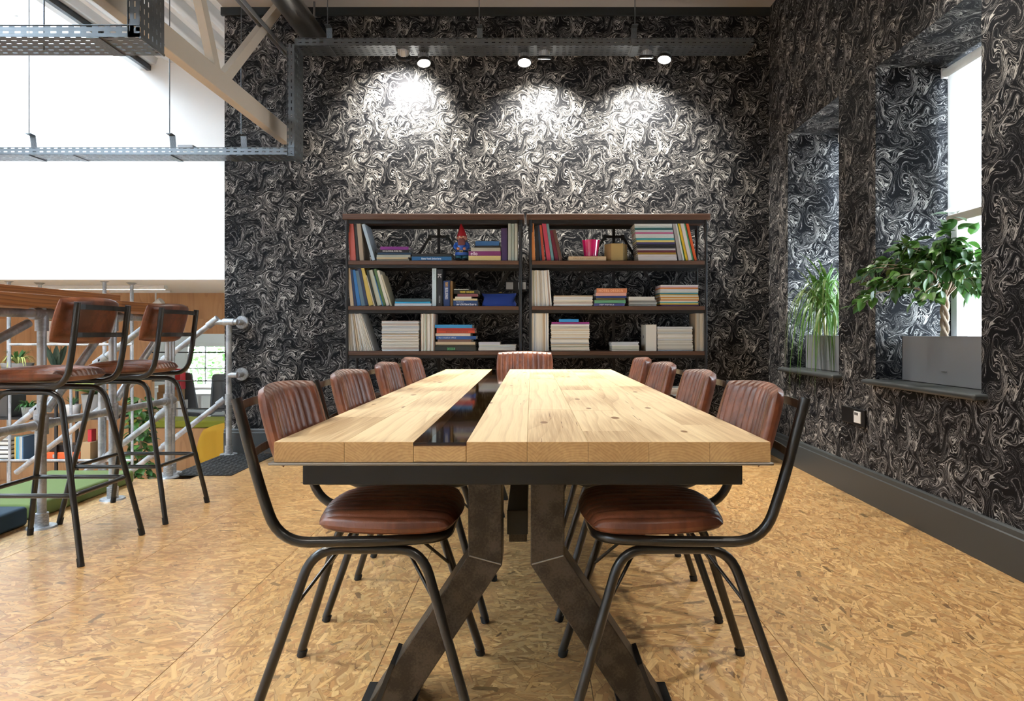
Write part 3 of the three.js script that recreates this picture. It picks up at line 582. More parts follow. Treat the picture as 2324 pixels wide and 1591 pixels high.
// ---------------------------------------------------------------- stairs down to the lower floor, with their rails
const stair = thing('staircase', 'plywood staircase going down beside the landing', 'stairs');
for (let k = 0; k < 5; k++) mesh('step', metres(bx(-2.6 - 0.26 * (k + 1), -2.6 - 0.26 * k, LOW, -0.21 * (k + 1) + 0.01, -5.62, -4.74), 0.2 * k), M.ply, stair);
function stairRail(Z, first, label, wall) {
  const t = thing('stair_rail', label, 'handrail'), z = -Z, k = 0.765, up = V(0, 1, 0), dir = V(-1, -k, 0).normalize();
  const topY = 1.09, lowY = 0.455, x0 = first;
  mesh('post', tube([V(x0, 0.005, z), V(x0, topY + 0.02, z)], PIPE, 16), M.galvanised, t);
  mesh('base_flange', pipeFlange(x0, z), M.galvanised, t);
  mesh('top_rail', tube([V(x0 + 0.0, topY, z), V(x0 - 0.13, topY, z), V(x0 - 1.75, topY - k * 1.62, z)], PIPE, 16, 0.03), M.galvanised, t);
  mesh('lower_rail', tube([V(x0 - 0.03, lowY, z), V(x0 - 1.5, lowY - k * 1.47, z)], PIPE, 16), M.galvanised, t);
  for (const dx of [0.5, 0.95]) {
    const x = x0 - dx, y = topY - k * (dx - 0.13), b = -0.21 * Math.ceil((-2.6 - x) / 0.26) + 0.01;
    mesh('post', tube([V(x, b, z), V(x, y, z)], PIPE, 16), M.galvanised, t);
    mesh('fitting', [collar(V(x, y, z), dir, 0.1, 0.03), collar(V(x, y - 0.03, z), up, 0.09, 0.03), collar(V(x, lowY - k * (dx - 0.03), z), dir, 0.1, 0.028)], M.galvanised, t);
  }
  mesh('fitting', [collar(V(x0 - 0.13, topY, z), dir, 0.1, 0.029), collar(V(x0, topY, z), V(1, 0, 0), 0.09, 0.03), collar(V(x0, lowY, z), up, 0.09, 0.03), collar(V(x0 - 0.06, lowY - 0.02, z), dir, 0.08, 0.028)], M.galvanised, t);
  if (wall) for (const y of [topY, lowY + 0.2]) mesh('wall_flange', [tube([V(x0 + 0.065, y, z + 0.0), V(x0 + 0.065, y, -ZB)], 0.024, 14), new THREE.CylinderGeometry(0.052, 0.056, 0.012, 24).rotateX(Math.PI / 2).translate(x0 + 0.065, y, -ZB + 0.006), tube([V(x0, y, z), V(x0 + 0.07, y, z)], 0.024, 12)], M.galvanised, t);
}
stairRail(5.62, -2.49, 'galvanised stair handrail fixed to the papered wall', true);
stairRail(4.86, -2.56, 'galvanised stair handrail beside the end of the bar', false);
// ---------------------------------------------------------------- bookshelves of pipe and timber
const SF = 5.33, SB = 5.66, SHELF = [1.567, 1.212, 0.86, 0.508, 0.155];
function bookshelf(x0, x1, label) {
  const t = thing('bookshelf', label, 'bookshelf', [0, 0, 0], 0, 'pair of pipe framed bookshelves');
  const a = x0 + 0.03, b = x1 - 0.03, m = (a + b) / 2;
  mesh('top_board', metres(rbx(x0, x1, 1.885, 1.93, -SB, -SF + 0.015, 0.006), 0, 0, true), M.walnut, t);
  for (const y of SHELF) {
    const s = mesh('shelf', metres(rbx(a + 0.012, b - 0.012, y - 0.032, y, -SB + 0.01, -SF, 0.005), y, 0, true), M.walnut, t);
    mesh('support_angle', [bx(a, b, y - 0.056, y - 0.032, -SF - 0.035, -SF - 0.012), bx(a, b, y - 0.056, y - 0.032, -SB + 0.012, -SB + 0.034)], M.shelfSteel, s);
  }
  mesh('top_angle', [bx(a, b, 1.858, 1.885, -SF - 0.035, -SF - 0.012), bx(a, b, 1.858, 1.885, -SB + 0.012, -SB + 0.034)], M.shelfSteel, t);
  for (const x of [a, b]) for (const z of [-SF - 0.014, -SB + 0.02]) {
    const p = mesh('post', tube([V(x, 0, z), V(x, 1.885, z)], 0.0115, 12), M.shelfSteel, t);
    mesh('coupling', [cyl(0.017, 0.017, 0.05, x, 1.79, z, 12), cyl(0.02, 0.02, 0.012, x, 1.84, z, 12)], M.shelfSteel, p);
    mesh('base_coupling', cyl(0.017, 0.017, 0.04, x, 0, z, 12), M.shelfSteel, p);
  }
  mesh('rear_post', bx(m - 0.012, m + 0.012, 0, 1.885, -SB + 0.02, -SB + 0.032), M.shelfSteel, t);
  for (const [xa, ya, xb, yb] of [[m - 0.07, 1.8, m - 0.42, 1.24], [m + 0.07, 1.8, m + 0.42, 1.24], [m - 0.42, 1.24, m - 0.12, 0.6], [m + 0.42, 1.24, m + 0.12, 0.6], [a + 0.1, 1.5, m - 0.42, 1.24], [b - 0.1, 1.5, m + 0.42, 1.24]]) mesh('brace', ribbon([V(xa, ya, -SB + 0.026), V(xb, yb, -SB + 0.026)], V(0, 0, 1), 0.005, 0.022), M.shelfSteel, t);
  mesh('brace_plate', [bx(m - 0.09, m + 0.09, 1.785, 1.805, -SB + 0.018, -SB + 0.034), bx(m - 0.085, m - 0.06, 1.765, 1.81, -SB + 0.016, -SB + 0.036), bx(m + 0.06, m + 0.085, 1.765, 1.81, -SB + 0.016, -SB + 0.036)], M.shelfSteel, t);
}
bookshelf(-1.472, -0.056, 'left one of two dark pipe and timber bookshelves on the papered wall');
bookshelf(-0.038, 1.396, 'right one of two dark pipe and timber bookshelves on the papered wall');

// spines with lettering share one sheet of print: each row is a spine, read from its head to its foot
const SPINES = [
  ['#1d5f93', [['New York Interiors', 0.24, 0.74, '#dfe9f2', 'bold 0.62']]],
  ['#17181b', [['The New Waterfront', 0.2, 0.78, '#e4e2dc', 'bold 0.66']]],
  ['#16396b', [['The World of', 0.12, 0.42, '#c9d6ea', '0.28', 0.24], ['architecture', 0.12, 0.95, '#eef0f0', 'bold 0.5', 0.66]]],
  ['#15150f', [['TREE GUIDE', 0.24, 0.84, '#d9c23c', 'bold 0.62']]],
  ['#17386e', [['1001', 0.05, 0.24, '#d8a53c', 'bold 0.55'], ['BUILDINGS', 0.27, 0.74, '#dfe4ea', 'bold 0.55']]],
  ['#c07a55', [['HOTEL DESIGN', 0.06, 0.88, '#e2b08c', 'bold 0.7']]],
  ['#4a4a80', [['HIP HOTELS', 0.18, 0.66, '#eceef4', 'bold 0.66']]],
  ['#cbb393', [['ENGLISH FURNITURE', 0.13, 0.78, '#6d5138', 'serif 0.46']]],
  ['#1f4f8f', [['the creative office', 0.06, 0.5, '#d5e0ee', '0.55']]],
  ['#7a2d6b', [['ello', 0.06, 0.28, '#eadfe8', 'bold 0.9']]],
  ['#b8462c', [['MODERN RUSSIAN SPACE', 0.24, 0.82, '#2a1510', 'bold 0.5']]],
  ['#202522', [['DESIGN', 0.3, 0.5, '#54b070', 'bold 0.8']]],
  ['#16191d', [['IC', 0.12, 0.24, '#e6e6e6', 'bold 0.8'], ['DESIGN', 0.72, 0.92, '#a9b0b5', '0.35']]],
  ['#b9cdd6', [['HOUSE STYLE', 0.03, 0.3, '#5f7780', '0.5']]],
];
const PRINT = (() => {
  const W = 1024, H = 1024, c = document.createElement('canvas'); c.width = W; c.height = H;
  const g = c.getContext('2d'); g.textBaseline = 'middle';
  SPINES.forEach(([bg, texts], i) => {
    const y = i * 64; g.fillStyle = bg; g.fillRect(0, y, W, 64);
    for (const [s, a, b, col, font, mid = 0.5] of texts) { const k = font.split(' '), px = 64 * parseFloat(k[k.length - 1]); g.font = `${k[0] === 'bold' ? 'bold ' : ''}${px}px ${k[0] === 'serif' ? 'serif' : 'sans-serif'}`; g.fillStyle = col; const w = g.measureText(s).width; g.save(); g.translate(a * W, y + 64 * mid + px * 0.04); g.scale((b - a) * W / w, 1); g.fillText(s, 0, 0); g.restore(); }
  });
  const t = new THREE.CanvasTexture(c); t.colorSpace = THREE.SRGBColorSpace; t.generateMipmaps = true; return t;
})();
mat('print', '#ffffff', 0.45, { map: PRINT });
mat('pages', [0.62, 0.58, 0.5], 0.9);
const inks = new Map();
const ink = (c) => { if (!inks.has(c)) inks.set(c, mat('cover' + inks.size, c, 0.5)); return inks.get(c); };
// a book stands at the origin, its spine at z = 0: thick in x, high in y, deep in -z
function rowUV(g, row, thick, high) {
  const p = g.attributes.position, uv = g.attributes.uv;
  for (let i = 0; i < p.count; i++) uv.setXY(i, 1 - (p.getY(i) / high), 1 - (row + 0.97 - 0.94 * (p.getX(i) / thick + 0.5)) / 16);
  return g;
}
function book(thick, high, deep, col, parent, row) {
  const e = Math.min(0.003, thick * 0.2), hard = thick > 0.012;
  const cover = hard ? join([bx(-thick / 2, -thick / 2 + e, 0, high, -deep, 0), bx(thick / 2 - e, thick / 2, 0, high, -deep, 0), rbx(-thick / 2, thick / 2, 0, high, -e * 1.5, e * 0.4, e * 0.7, 1)]) : plain(rbx(-thick / 2, thick / 2, 0, high, -deep, 0, Math.min(0.001, thick * 0.3), 1));
  if (row !== undefined) rowUV(cover, row, thick, high);
  mesh('cover', cover, row !== undefined ? M.print : ink(col), parent);
  if (hard) mesh('pages', bx(-thick / 2 + e, thick / 2 - e, 0.003, high - 0.003, -deep + 0.003, -e), M.pages, parent);
}
const Q = 4.547, K = FOCAL / 5.35;
const wx = (o, zx) => (zx / Q + o - 1206) / K;          // metres across from the enlarged view of a shelf
const wl = (z) => z / Q / K;
// a standing book: foot from a to b, its head shifted by lean
function stand(o, shelf, a, b, tall, lean, col, label, { row, name = 'book', group, deep = 0.21 } = {}) {
  const h0 = wl(tall), dx = wl(lean), tilt = Math.atan2(-dx, h0), thick = wl(b - a) * Math.cos(tilt) * 0.97, high = h0 / Math.cos(tilt) * 0.985;
  const t = thing(name, label, name === 'magazine' ? 'magazine' : 'book', [wx(o, (a + b) / 2), SHELF[shelf] + 0.0005 + Math.abs(Math.sin(tilt)) * thick / 2, -SF - 0.02 - rr(0, 0.012)], 0, group);
  t.rotation.z = tilt;
  book(thick, high, deep, col, t, row);
  return t;
}
// a lying book: spine from a to b, y0 above the shelf and d thick
function lie(o, shelf, a, b, y0, d, col, label, { row, name = 'book', group, flip = false, deep = 0.22 } = {}) {
  const thick = d * 0.985, high = wl(b - a), t = thing(name, label, name === 'magazine' ? 'magazine' : 'book', [wx(o, flip ? a : b), SHELF[shelf] + 0.0005 + y0 + d / 2, -SF - 0.015 - rr(0, 0.014)], 0, group);
  t.rotation.z = flip ? -Math.PI / 2 : Math.PI / 2;
  book(thick, high, deep, col, t, row);
  return t;
}
function stack(o, shelf, rows) { let y = 0; for (const [a, b, d, col, label, opt] of rows) { lie(o, shelf, a, b, y, wl(d), col, label, opt); y += wl(d); } return y; }
const ORD = ['first', 'second', 'third', 'fourth', 'fifth', 'sixth', 'seventh', 'eighth', 'ninth', 'tenth', 'eleventh', 'twelfth', 'thirteenth', 'fourteenth', 'fifteenth', 'sixteenth', 'seventeenth', 'eighteenth', 'nineteenth', 'twentieth', 'twenty-first', 'twenty-second', 'twenty-third', 'twenty-fourth', 'twenty-fifth', 'twenty-sixth', 'twenty-seventh', 'twenty-eighth'];
const WHITES = ['#d9d8d2', '#c9c7bf', '#e2e1dc', '#bdbab2', '#d3cfc4', '#cfd3d6', '#dad4c8', '#c4c9cc'], TINTS = ['#b9a58a', '#a9b4bf', '#c8b9a2', '#bba9a0', '#b1b9a8'];
const pale = () => (rnd() < 0.8 ? WHITES[Math.floor(rnd() * 8)] : TINTS[Math.floor(rnd() * 5)]);
function magPile(o, shelf, a, b, total, n, label, group, y = 0, cols) {
  for (let i = 0; i < n; i++) { const d = wl(total) / n, j = rr(-5, 5); lie(o, shelf, a + j + rr(0, 4), b + j - rr(0, 6), y, d, cols ? cols[i % cols.length] : pale(), `${ORD[i]} from the bottom, ${label}`, { name: 'magazine', group }); y += d; }
  return y;
}
function magRow(o, shelf, a, b, tall, n, lean0, lean1, label, group) {
  for (let i = 0; i < n; i++) { const w = (b - a) / n, k = i / (n - 1); stand(o, shelf, a + w * i, a + w * i + w * (Math.abs(lean1) > 60 ? 0.75 : 1), tall - rr(0, 6), mix(lean0, lean1, k), pale(), `${ORD[i]} from the left, ${label}`, { name: 'magazine', group }); }
}
const L = 760, R = 1180;
// --- left bookshelf, top row
stand(L, 0, 150, 216, 408, -28, '#c9655a', 'tall salmon pink book at the left end of the top shelf');
stand(L, 0, 222, 250, 398, -28, '#1a1716', 'thin black book between the salmon and beige books');
stand(L, 0, 256, 300, 405, -36, '#a3937f', 'tall beige book beside the thin black one on the top shelf');
stand(L, 0, 384, 418, 378, -112, '#a9bccb', 'pale blue book leaning on the top shelf');
stack(L, 0, [[430, 765, 17, '#8d8576', 'cream patterned book at the bottom of the pile with a purple book on top'], [430, 755, 17, '#c8b48c', 'thin cream book low in the pile under the upside down black spine'], [430, 780, 28, '#a7aca2', 'pale grey book in the pile under a dark blue one'], [440, 790, 20, '#1c3a56', 'dark blue book in the pile under the upside down black spine'], [415, 765, 30, '', 'black book lettered upside down in the pile', { row: 1, flip: true }], [468, 760, 32, '#7c2a86', 'purple book on top of the pile with the upside down black spine']]);
stack(L, 0, [[794, 1205, 42, '', 'blue book lettered about city interiors, lying beside the gnome', { row: 0 }], [800, 1205, 30, '#26282a', 'dark grey book lying on the blue interiors book']]);
stack(L, 0, [[1380, 1712, 50, '#c9b67f', 'cream book at the bottom of the pile beside the gnome'], [1380, 1712, 48, '', 'purple book with pale letters in the pile beside the gnome', { row: 9 }], [1405, 1710, 38, '#a9a79c', 'pale grey book in the pile above the purple one'], [1440, 1708, 18, '#1d1b18', 'thin black book near the top of the pile beside the gnome'], [1450, 1695, 48, '#2f5f92', 'blue book on top of the pile beside the gnome']]);
stand(L, 0, 1718, 1783, 342, -6, '#41305e', 'dark purple upright book beside three pale ones');
for (const [a, w] of [[1787, 'left'], [1820, 'middle'], [1854, 'right']]) stand(L, 0, a, a + 31, 398, 0, ['#a9b2ad', '#9fb0ae', '#b3bab6'][(a - 1787) / 33 | 0], w + ' one of three tall pale grey books at the end of the top shelf', { group: 'tall pale grey books' });
// --- left bookshelf, middle row: a leaning run
[[160, 196, 405, -42, '#c4b090', 'cream'], [198, 226, 382, -48, '#1b2c52', 'navy'], [228, 268, 378, -62, '#2b6fb0', 'bright blue'], [270, 312, 368, -70, '#5d7480', 'slate blue'], [314, 346, 392, -78, '#20304e', 'midnight blue'], [348, 396, 408, -100, '#c9b25a', 'yellow'], [398, 412, 320, -84, '#d8cdb8', 'thin ivory'], [414, 432, 378, -92, '#1d2b26', 'blackish green'], [434, 482, 372, -98, '#b9bfae', 'pale sage'], [484, 498, 316, -92, '#3f79ad', 'small blue'], [500, 528, 385, -104, '#4e6a3e', 'leaf green'], [530, 564, 368, -110, '#d7d3c6', 'white'], [570, 588, 328, -104, '#b3ab92', 'drab cream']]
  .forEach(([a, b, h, l, c, n]) => stand(L, 1, a, b, h, l, c, n + ' book in the leaning run on the second shelf', { group: 'leaning run of books' }));
stack(L, 1, [[615, 998, 26, '#c7cfd6', 'white book lying under a bright blue one on the second shelf'], [618, 985, 20, '#2b9cd0', 'thin bright blue book lying on a white one'], [625, 985, 32, '#33474d', 'dark teal book on top of the bright blue one']]);
stand(L, 1, 1001, 1046, 396, 0, '', 'tall pale blue upright book in the middle of the second shelf', { row: 13 });
stand(L, 1, 1052, 1110, 386, 0, '', 'tall black upright book beside the pale blue one', { row: 12 });
stand(L, 1, 1118, 1186, 266, 0, '', 'thick navy book about buildings standing on the second shelf', { row: 4 });
stand(L, 1, 1190, 1216, 262, 0, '#6b4f22', 'thin brown and gold book beside the navy buildings book');
stack(L, 1, [[1222, 1475, 56, '', 'thick blue architecture book at the bottom of its pile', { row: 2 }], [1222, 1470, 20, '#c8bc98', 'thin cream book lying on the architecture book'], [1240, 1410, 20, '#cfccc2', 'small white book in the pile under the pink lettered one'], [1262, 1475, 29, '#7a4650', 'maroon book in the pile under the tree guide'], [1226, 1480, 43, '', 'black tree guide with yellow letters near the top of its pile', { row: 3 }], [1228, 1375, 8, '#bfc3bd', 'thin white booklet on top of the tree guide']]);
// --- left bookshelf, third row
magRow(L, 2, 120, 405, 392, 24, 0, -128, 'pale magazine of the fanned row on the third shelf', 'fanned magazines');
magPile(L, 2, 480, 868, 312, 27, 'white magazine in the tall pile of the left bookshelf', 'tall magazine pile');
magRow(L, 2, 886, 1026, 392, 13, 0, 0, 'pale magazine upright between two third shelf piles', 'upright magazines mid shelf');
stack(L, 2, [[1032, 1455, 44, '', 'thick black book at the bottom of the colourful pile', { row: 11 }], [1040, 1450, 20, '#3d3a30', 'dark book low in the colourful pile'], [1038, 1450, 30, '#b8a58a', 'beige book in the lower half of the colourful pile'], [1060, 1410, 25, '#6a4c40', 'brown book in the colourful pile under the blue creative one'], [1045, 1455, 35, '', 'blue lettered book in the middle of the colourful pile', { row: 8 }], [1038, 1400, 28, '#cfc3b6', 'off white book in the colourful pile under the orange one'], [1050, 1445, 30, '', 'orange red book in the upper half of the colourful pile', { row: 10 }], [1050, 1440, 24, '#a12f2c', 'red book near the top of the colourful pile'], [1032, 1418, 36, '#2d84ba', 'blue book on top of the colourful pile']]);
{ const y = magPile(L, 2, 1480, 1868, 64, 8, 'white magazine in the low pile of the left bookshelf', 'low magazine pile'); lie(L, 2, 1482, 1705, y, wl(28), '#c2c4cc', 'pale lilac book on the low magazine pile'); }
// --- right bookshelf, top row
[[125, 160, 395, -16, '#c07a40', 'orange'], [166, 206, 370, -16, '#1b1a1c', 'black'], [208, 230, 375, -26, '#22344a', 'thin navy'], [232, 258, 375, -34, '#b5492f', 'rust'], [278, 322, 410, -56, '#b8405a', 'rose pink'], [326, 354, 390, -58, '#6c98a0', 'teal'], [362, 402, 316, -58, '#6e2038', 'maroon'], [406, 440, 320, -72, '#5e4238', 'brown']]
  .forEach(([a, b, h, l, c, n]) => stand(R, 0, a, b, h, l, c, n + ' book in the leaning row at the left of the right top shelf', { group: 'leaning row of coloured books' }));
lie(R, 0, 500, 888, 0, wl(44), '', 'beige furniture book lying under the pink vase', { row: 7 });
{
  const cols = ['#cfc9c6', '#d4cfcf', '#c9c2c2', '#9a7a2a', '#5e2230', '#b9b3b0', '#1e1f26', '#1b1c22', '#46406e', '#c9b66a', '#3e8f98', '#cfd0cc', '#c8ccc9', '#c06a90', '#b7c4c4', '#2f5f60', '#c5cfca', '#d6d6d2'], nm = ['bottom white', 'second white', 'third white', 'mustard', 'maroon', 'grey', 'lower black', 'upper black', 'violet', 'yellow', 'turquoise', 'white above the turquoise', 'pale', 'pink', 'pale green', 'dark green', 'mint', 'topmost white'];
  let y = 0; cols.forEach((c, i) => { const d = wl(381) / 18, k = i / 17; lie(R, 0, 1222 - 40 * k, 1622 - 52 * k, y, d, c, nm[i] + ' spine in the tall tidy pile on the right top shelf', { name: 'magazine', group: 'tidy pile of journals' }); y += d; });
}
[[1640, 1680, 390, -66, '#a7a3a2', 'grey'], [1682, 1700, 386, -78, '#cfd0cc', 'white'], [1702, 1712, 390, -84, '#3f8a52', 'thin green'], [1714, 1738, 392, -86, '#d3b22c', 'yellow'], [1740, 1778, 388, -88, '#cfc4bc', 'pale pink'], [1780, 1798, 388, -90, '#4f9a6c', 'green'], [1802, 1830, 388, -90, '#c8531f', 'orange']]
  .forEach(([a, b, h, l, c, n]) => stand(R, 0, a, b, h, l, c, n + ' spine leaning against the tidy pile on the right top shelf', { group: 'leaning journals' }));
// --- right bookshelf, middle row
magRow(R, 1, 108, 330, 378, 15, 0, -30, 'pale upright magazine on the right second shelf', 'upright magazines second shelf');
magPile(R, 1, 345, 752, 108, 9, 'white magazine in the pile left of hotel design', 'low pile second shelf');
stack(R, 1, [[762, 1080, 27, '', 'violet hotels book at the bottom of its pile', { row: 6 }], [768, 1092, 35, '#5f9a78', 'sea green book in the pile under the hotel design book'], [785, 1080, 22, '#55502f', 'drab mustard book in the pile under the hotel design book'], [785, 1100, 20, '#253a7a', 'thin royal blue book in the pile under the hotel design book'], [782, 1098, 32, '#c9988e', 'pink book right under the hotel design book'], [790, 1104, 46, '', 'orange brown hotel design book on top of its pile', { row: 5 }]]);
magPile(R, 1, 1120, 1412, 60, 5, 'grey magazine in the pile right of hotel design', 'small pile second shelf', 0, ['#a8a8a4', '#8e8f8a', '#b7b7b2', '#6e6f6b', '#a39f98']);
lie(R, 1, 1122, 1390, wl(60), wl(36), '#c9c8c2', 'thick white book on the small pile of grey magazines');
magPile(R, 1, 1448, 1845, 218, 16, 'magazine in the colourful second shelf pile', 'colourful magazine pile', 0, ['#5a3f6e', '#cfb043', '#4f9a9a', '#d6d2c8', '#c97a3c', '#d9c9a0', '#c98a3a', '#d8d6d0', '#c7a24a', '#2f7f92', '#d6d4cc', '#cfd0d0', '#d9d7d3', '#c9782c', '#c9b0c0', '#d8d8d6']);
// --- right bookshelf, third row
magRow(R, 2, 106, 298, 400, 15, 0, -4, 'pale upright magazine on the right third shelf', 'upright magazines third shelf');
{ const y = magPile(R, 2, 318, 718, 276, 27, 'white magazine in the pile under the blue booklet', 'tall pile under the blue booklet'); lie(R, 2, 326, 716, y, wl(22), '#8a2f7a', 'thin magenta book on the tall magazine pile'); lie(R, 2, 404, 606, y + wl(22), wl(32), '#2a86c8', 'small blue booklet on top of the magenta book'); }
magPile(R, 2, 945, 1230, 92, 8, 'white magazine in the low pile by the box file', 'low pile beside the box file');
{
  const t = thing('box_file', 'white cardboard magazine file on the right third shelf', 'box file', [wx(R, 1355), SHELF[2] + 0.0005, -SF - 0.02]);
  mesh('file_body', bx(-0.041, 0.041, 0, wl(272), -0.24, 0), ink('#d2cfc6'), t);
  mesh('finger_hole', new THREE.CylinderGeometry(0.012, 0.012, 0.002, 16).rotateZ(Math.PI / 2).translate(-0.0415, 0.11, -0.12), M.blackPlastic, t);
}
magPile(R, 2, 1420, 1786, 250, 22, 'white magazine in the tall pile by the box file', 'tall pile beside the box file');
magRow(R, 2, 1812, 1905, 398, 8, 0, 0, 'white upright magazine at the right shelf end', 'upright magazines right end');
// --- glimpsed below, behind the chairs
magPile(L, 3, 560, 960, 90, 8, 'white magazine low on the left bookshelf', 'low left magazine pile');
magPile(R, 3, 1300, 1700, 80, 7, 'white magazine low on the right bookshelf', 'low right magazine pile');
// --- other things on the shelves
{
  mat('gnomeRed', [0.35, 0.012, 0.018], 0.35); mat('gnomeBlue', [0.03, 0.12, 0.5], 0.35); mat('gnomeTeal', [0.03, 0.16, 0.22], 0.4); mat('gnomeSkin', [0.5, 0.22, 0.15], 0.45); mat('gnomeBeard', [0.16, 0.05, 0.05], 0.6); mat('gold', [0.6, 0.42, 0.12], 0.35, { metalness: 0.6 });
  const t = thing('garden_gnome', 'garden gnome with a red pointed hat and blue coat on the top shelf', 'gnome', [wx(L, 1300), SHELF[0] + 0.0005, -SF - 0.1]);
  for (const s of [-1, 1]) mesh('boot', new THREE.SphereGeometry(0.026, 16, 10).scale(1, 0.55, 1.4).translate(s * 0.026, 0.0143, 0.015), M.blackPlastic, t);
  for (const s of [-1, 1]) mesh('trouser_leg', lathe([[0.001, 0.06], [0.024, 0.055], [0.028, 0.03], [0.025, 0.012], [0.001, 0.01]], 16).translate(s * 0.026, 0, 0), M.gnomeTeal, t);
  mesh('coat', [lathe([[0.001, 0.17], [0.022, 0.165], [0.037, 0.145], [0.045, 0.11], [0.05, 0.075], [0.055, 0.05], [0.04, 0.046], [0.001, 0.048]], 26), ...[-1, 1].map((s) => tube([V(s * 0.036, 0.148, 0), V(s * 0.056, 0.115, 0.012), V(s * 0.03, 0.098, 0.042)], 0.0155, 12, 0.02))], M.gnomeBlue, t);
  mesh('belt', lathe([[0.048, 0.083], [0.0515, 0.082], [0.053, 0.072], [0.049, 0.071]], 26), M.blackPlastic, t);
  mesh('buckle', [bx(-0.012, 0.012, 0.0815, 0.085, 0.049, 0.055), bx(-0.012, 0.012, 0.069, 0.0725, 0.049, 0.055), bx(-0.012, -0.009, 0.069, 0.085, 0.049, 0.055), bx(0.009, 0.012, 0.069, 0.085, 0.049, 0.055)], M.gold, t);
  for (const s of [-1, 1]) mesh('hand', new THREE.SphereGeometry(0.0125, 12, 10).translate(s * 0.025, 0.098, 0.049), M.gnomeSkin, t);
  const hd = mesh('head', new THREE.SphereGeometry(0.036, 22, 16).scale(1, 1.05, 0.95).translate(0, 0.187, 0.002), M.gnomeSkin, t);
  mesh('nose', new THREE.SphereGeometry(0.0085, 10, 8).translate(0, 0.188, 0.038), M.gnomeSkin, hd);
  for (const s of [-1, 1]) mesh('eye', new THREE.SphereGeometry(0.0055, 10, 8).translate(s * 0.013, 0.198, 0.032), M.whiteGloss, hd);
  for (const s of [-1, 1]) mesh('ear', new THREE.SphereGeometry(0.011, 10, 8).scale(0.6, 1, 0.8).translate(s * 0.037, 0.186, 0), M.gnomeSkin, hd);
  mesh('beard', new THREE.SphereGeometry(0.03, 18, 14).scale(1.0, 1.5, 0.6).translate(0, 0.148, 0.026), M.gnomeBeard, hd);
  mesh('hat', sheet(24, 14, (s, q) => { const a = s * Math.PI * 2, r = 0.041 * Math.pow(1 - q, 0.85) + 0.0005; return [Math.cos(-a) * r - 0.008 * q * q, 0.2 + 0.105 * q, Math.sin(-a) * r * 0.95]; }), M.gnomeRed, t);
}
{
  mat('canvasBlue', [0.006, 0.03, 0.2], 0.85, { bumpMap: T.weave, bumpScale: 0.0006 });
  const t = thing('zip_bag', 'royal blue fabric pouch on the second shelf of the left bookshelf', 'bag', [wx(L, 1692), SHELF[1] + 0.0005, -SF - 0.09]);
  mesh('bag_body', sheet(32, 16, (s, q) => { const a = -s * Math.PI * 2, sq = (c) => Math.sign(c) * Math.abs(c) ** 0.4, w = 0.135 - 0.01 * Math.sin(q * 3.1), d = 0.062 * (1 - 0.75 * q * q) + 0.006; return [sq(Math.cos(a)) * w + 0.004 * Math.sin(q * 9 + a * 3), q * 0.1 + 0.003 * Math.sin(a * 2 + 1), sq(Math.sin(a)) * d]; }), M.canvasBlue, t);
  mesh('bag_base', rbx(-0.13, 0.13, 0, 0.006, -0.06, 0.06, 0.003), M.canvasBlue, t);
  mesh('zip', rbx(-0.135, 0.135, 0.098, 0.108, -0.009, 0.009, 0.004), M.blackPlastic, t);
  mesh('zip_pull', rbx(0.0, 0.022, 0.107, 0.112, -0.004, 0.004, 0.001), M.gold, t);
}
{
  mat('pinkGlass', [0.55, 0.01, 0.12], 0.08, { clearcoat: 1, clearcoatRoughness: 0.03 });
  single('pink_vase', lathe([[0.001, 0.0], [0.052, 0.0], [0.056, 0.006], [0.07, 0.115], [0.0755, 0.133], [0.073, 0.135], [0.067, 0.115], [0.052, 0.012], [0.001, 0.01]], 36).translate(wx(R, 742), SHELF[0] + wl(44) + 0.001, -SF - 0.1), M.pinkGlass, 'glossy deep pink vase standing on the beige furniture book', 'vase');
  mat('brass', [0.5, 0.36, 0.15], 0.42, { metalness: 0.45 });
  const hex = (r, h, y) => new THREE.CylinderGeometry(r, r, h, 6, 1, true).rotateY(Math.PI / 6).translate(0, y + h / 2, 0);
  const t = thing('brass_pot', 'hexagonal brass plant pot on the right top shelf', 'pot', [wx(R, 1005), SHELF[0] + 0.0005, -SF - 0.115]);
  mesh('pot_wall', [hex(0.091, 0.137, 0), hex(0.087, 0.137, 0), new THREE.RingGeometry(0.087, 0.091, 6, 1).rotateX(-Math.PI / 2).rotateY(Math.PI / 3).translate(0, 0.137, 0)].map((g) => { const o = g.toNonIndexed(); o.computeVertexNormals(); return o; }), M.brass, t);
  mesh('pot_base', new THREE.CylinderGeometry(0.09, 0.09, 0.004, 6).rotateY(Math.PI / 6).translate(0, 0.002, 0), M.brass, t);
}
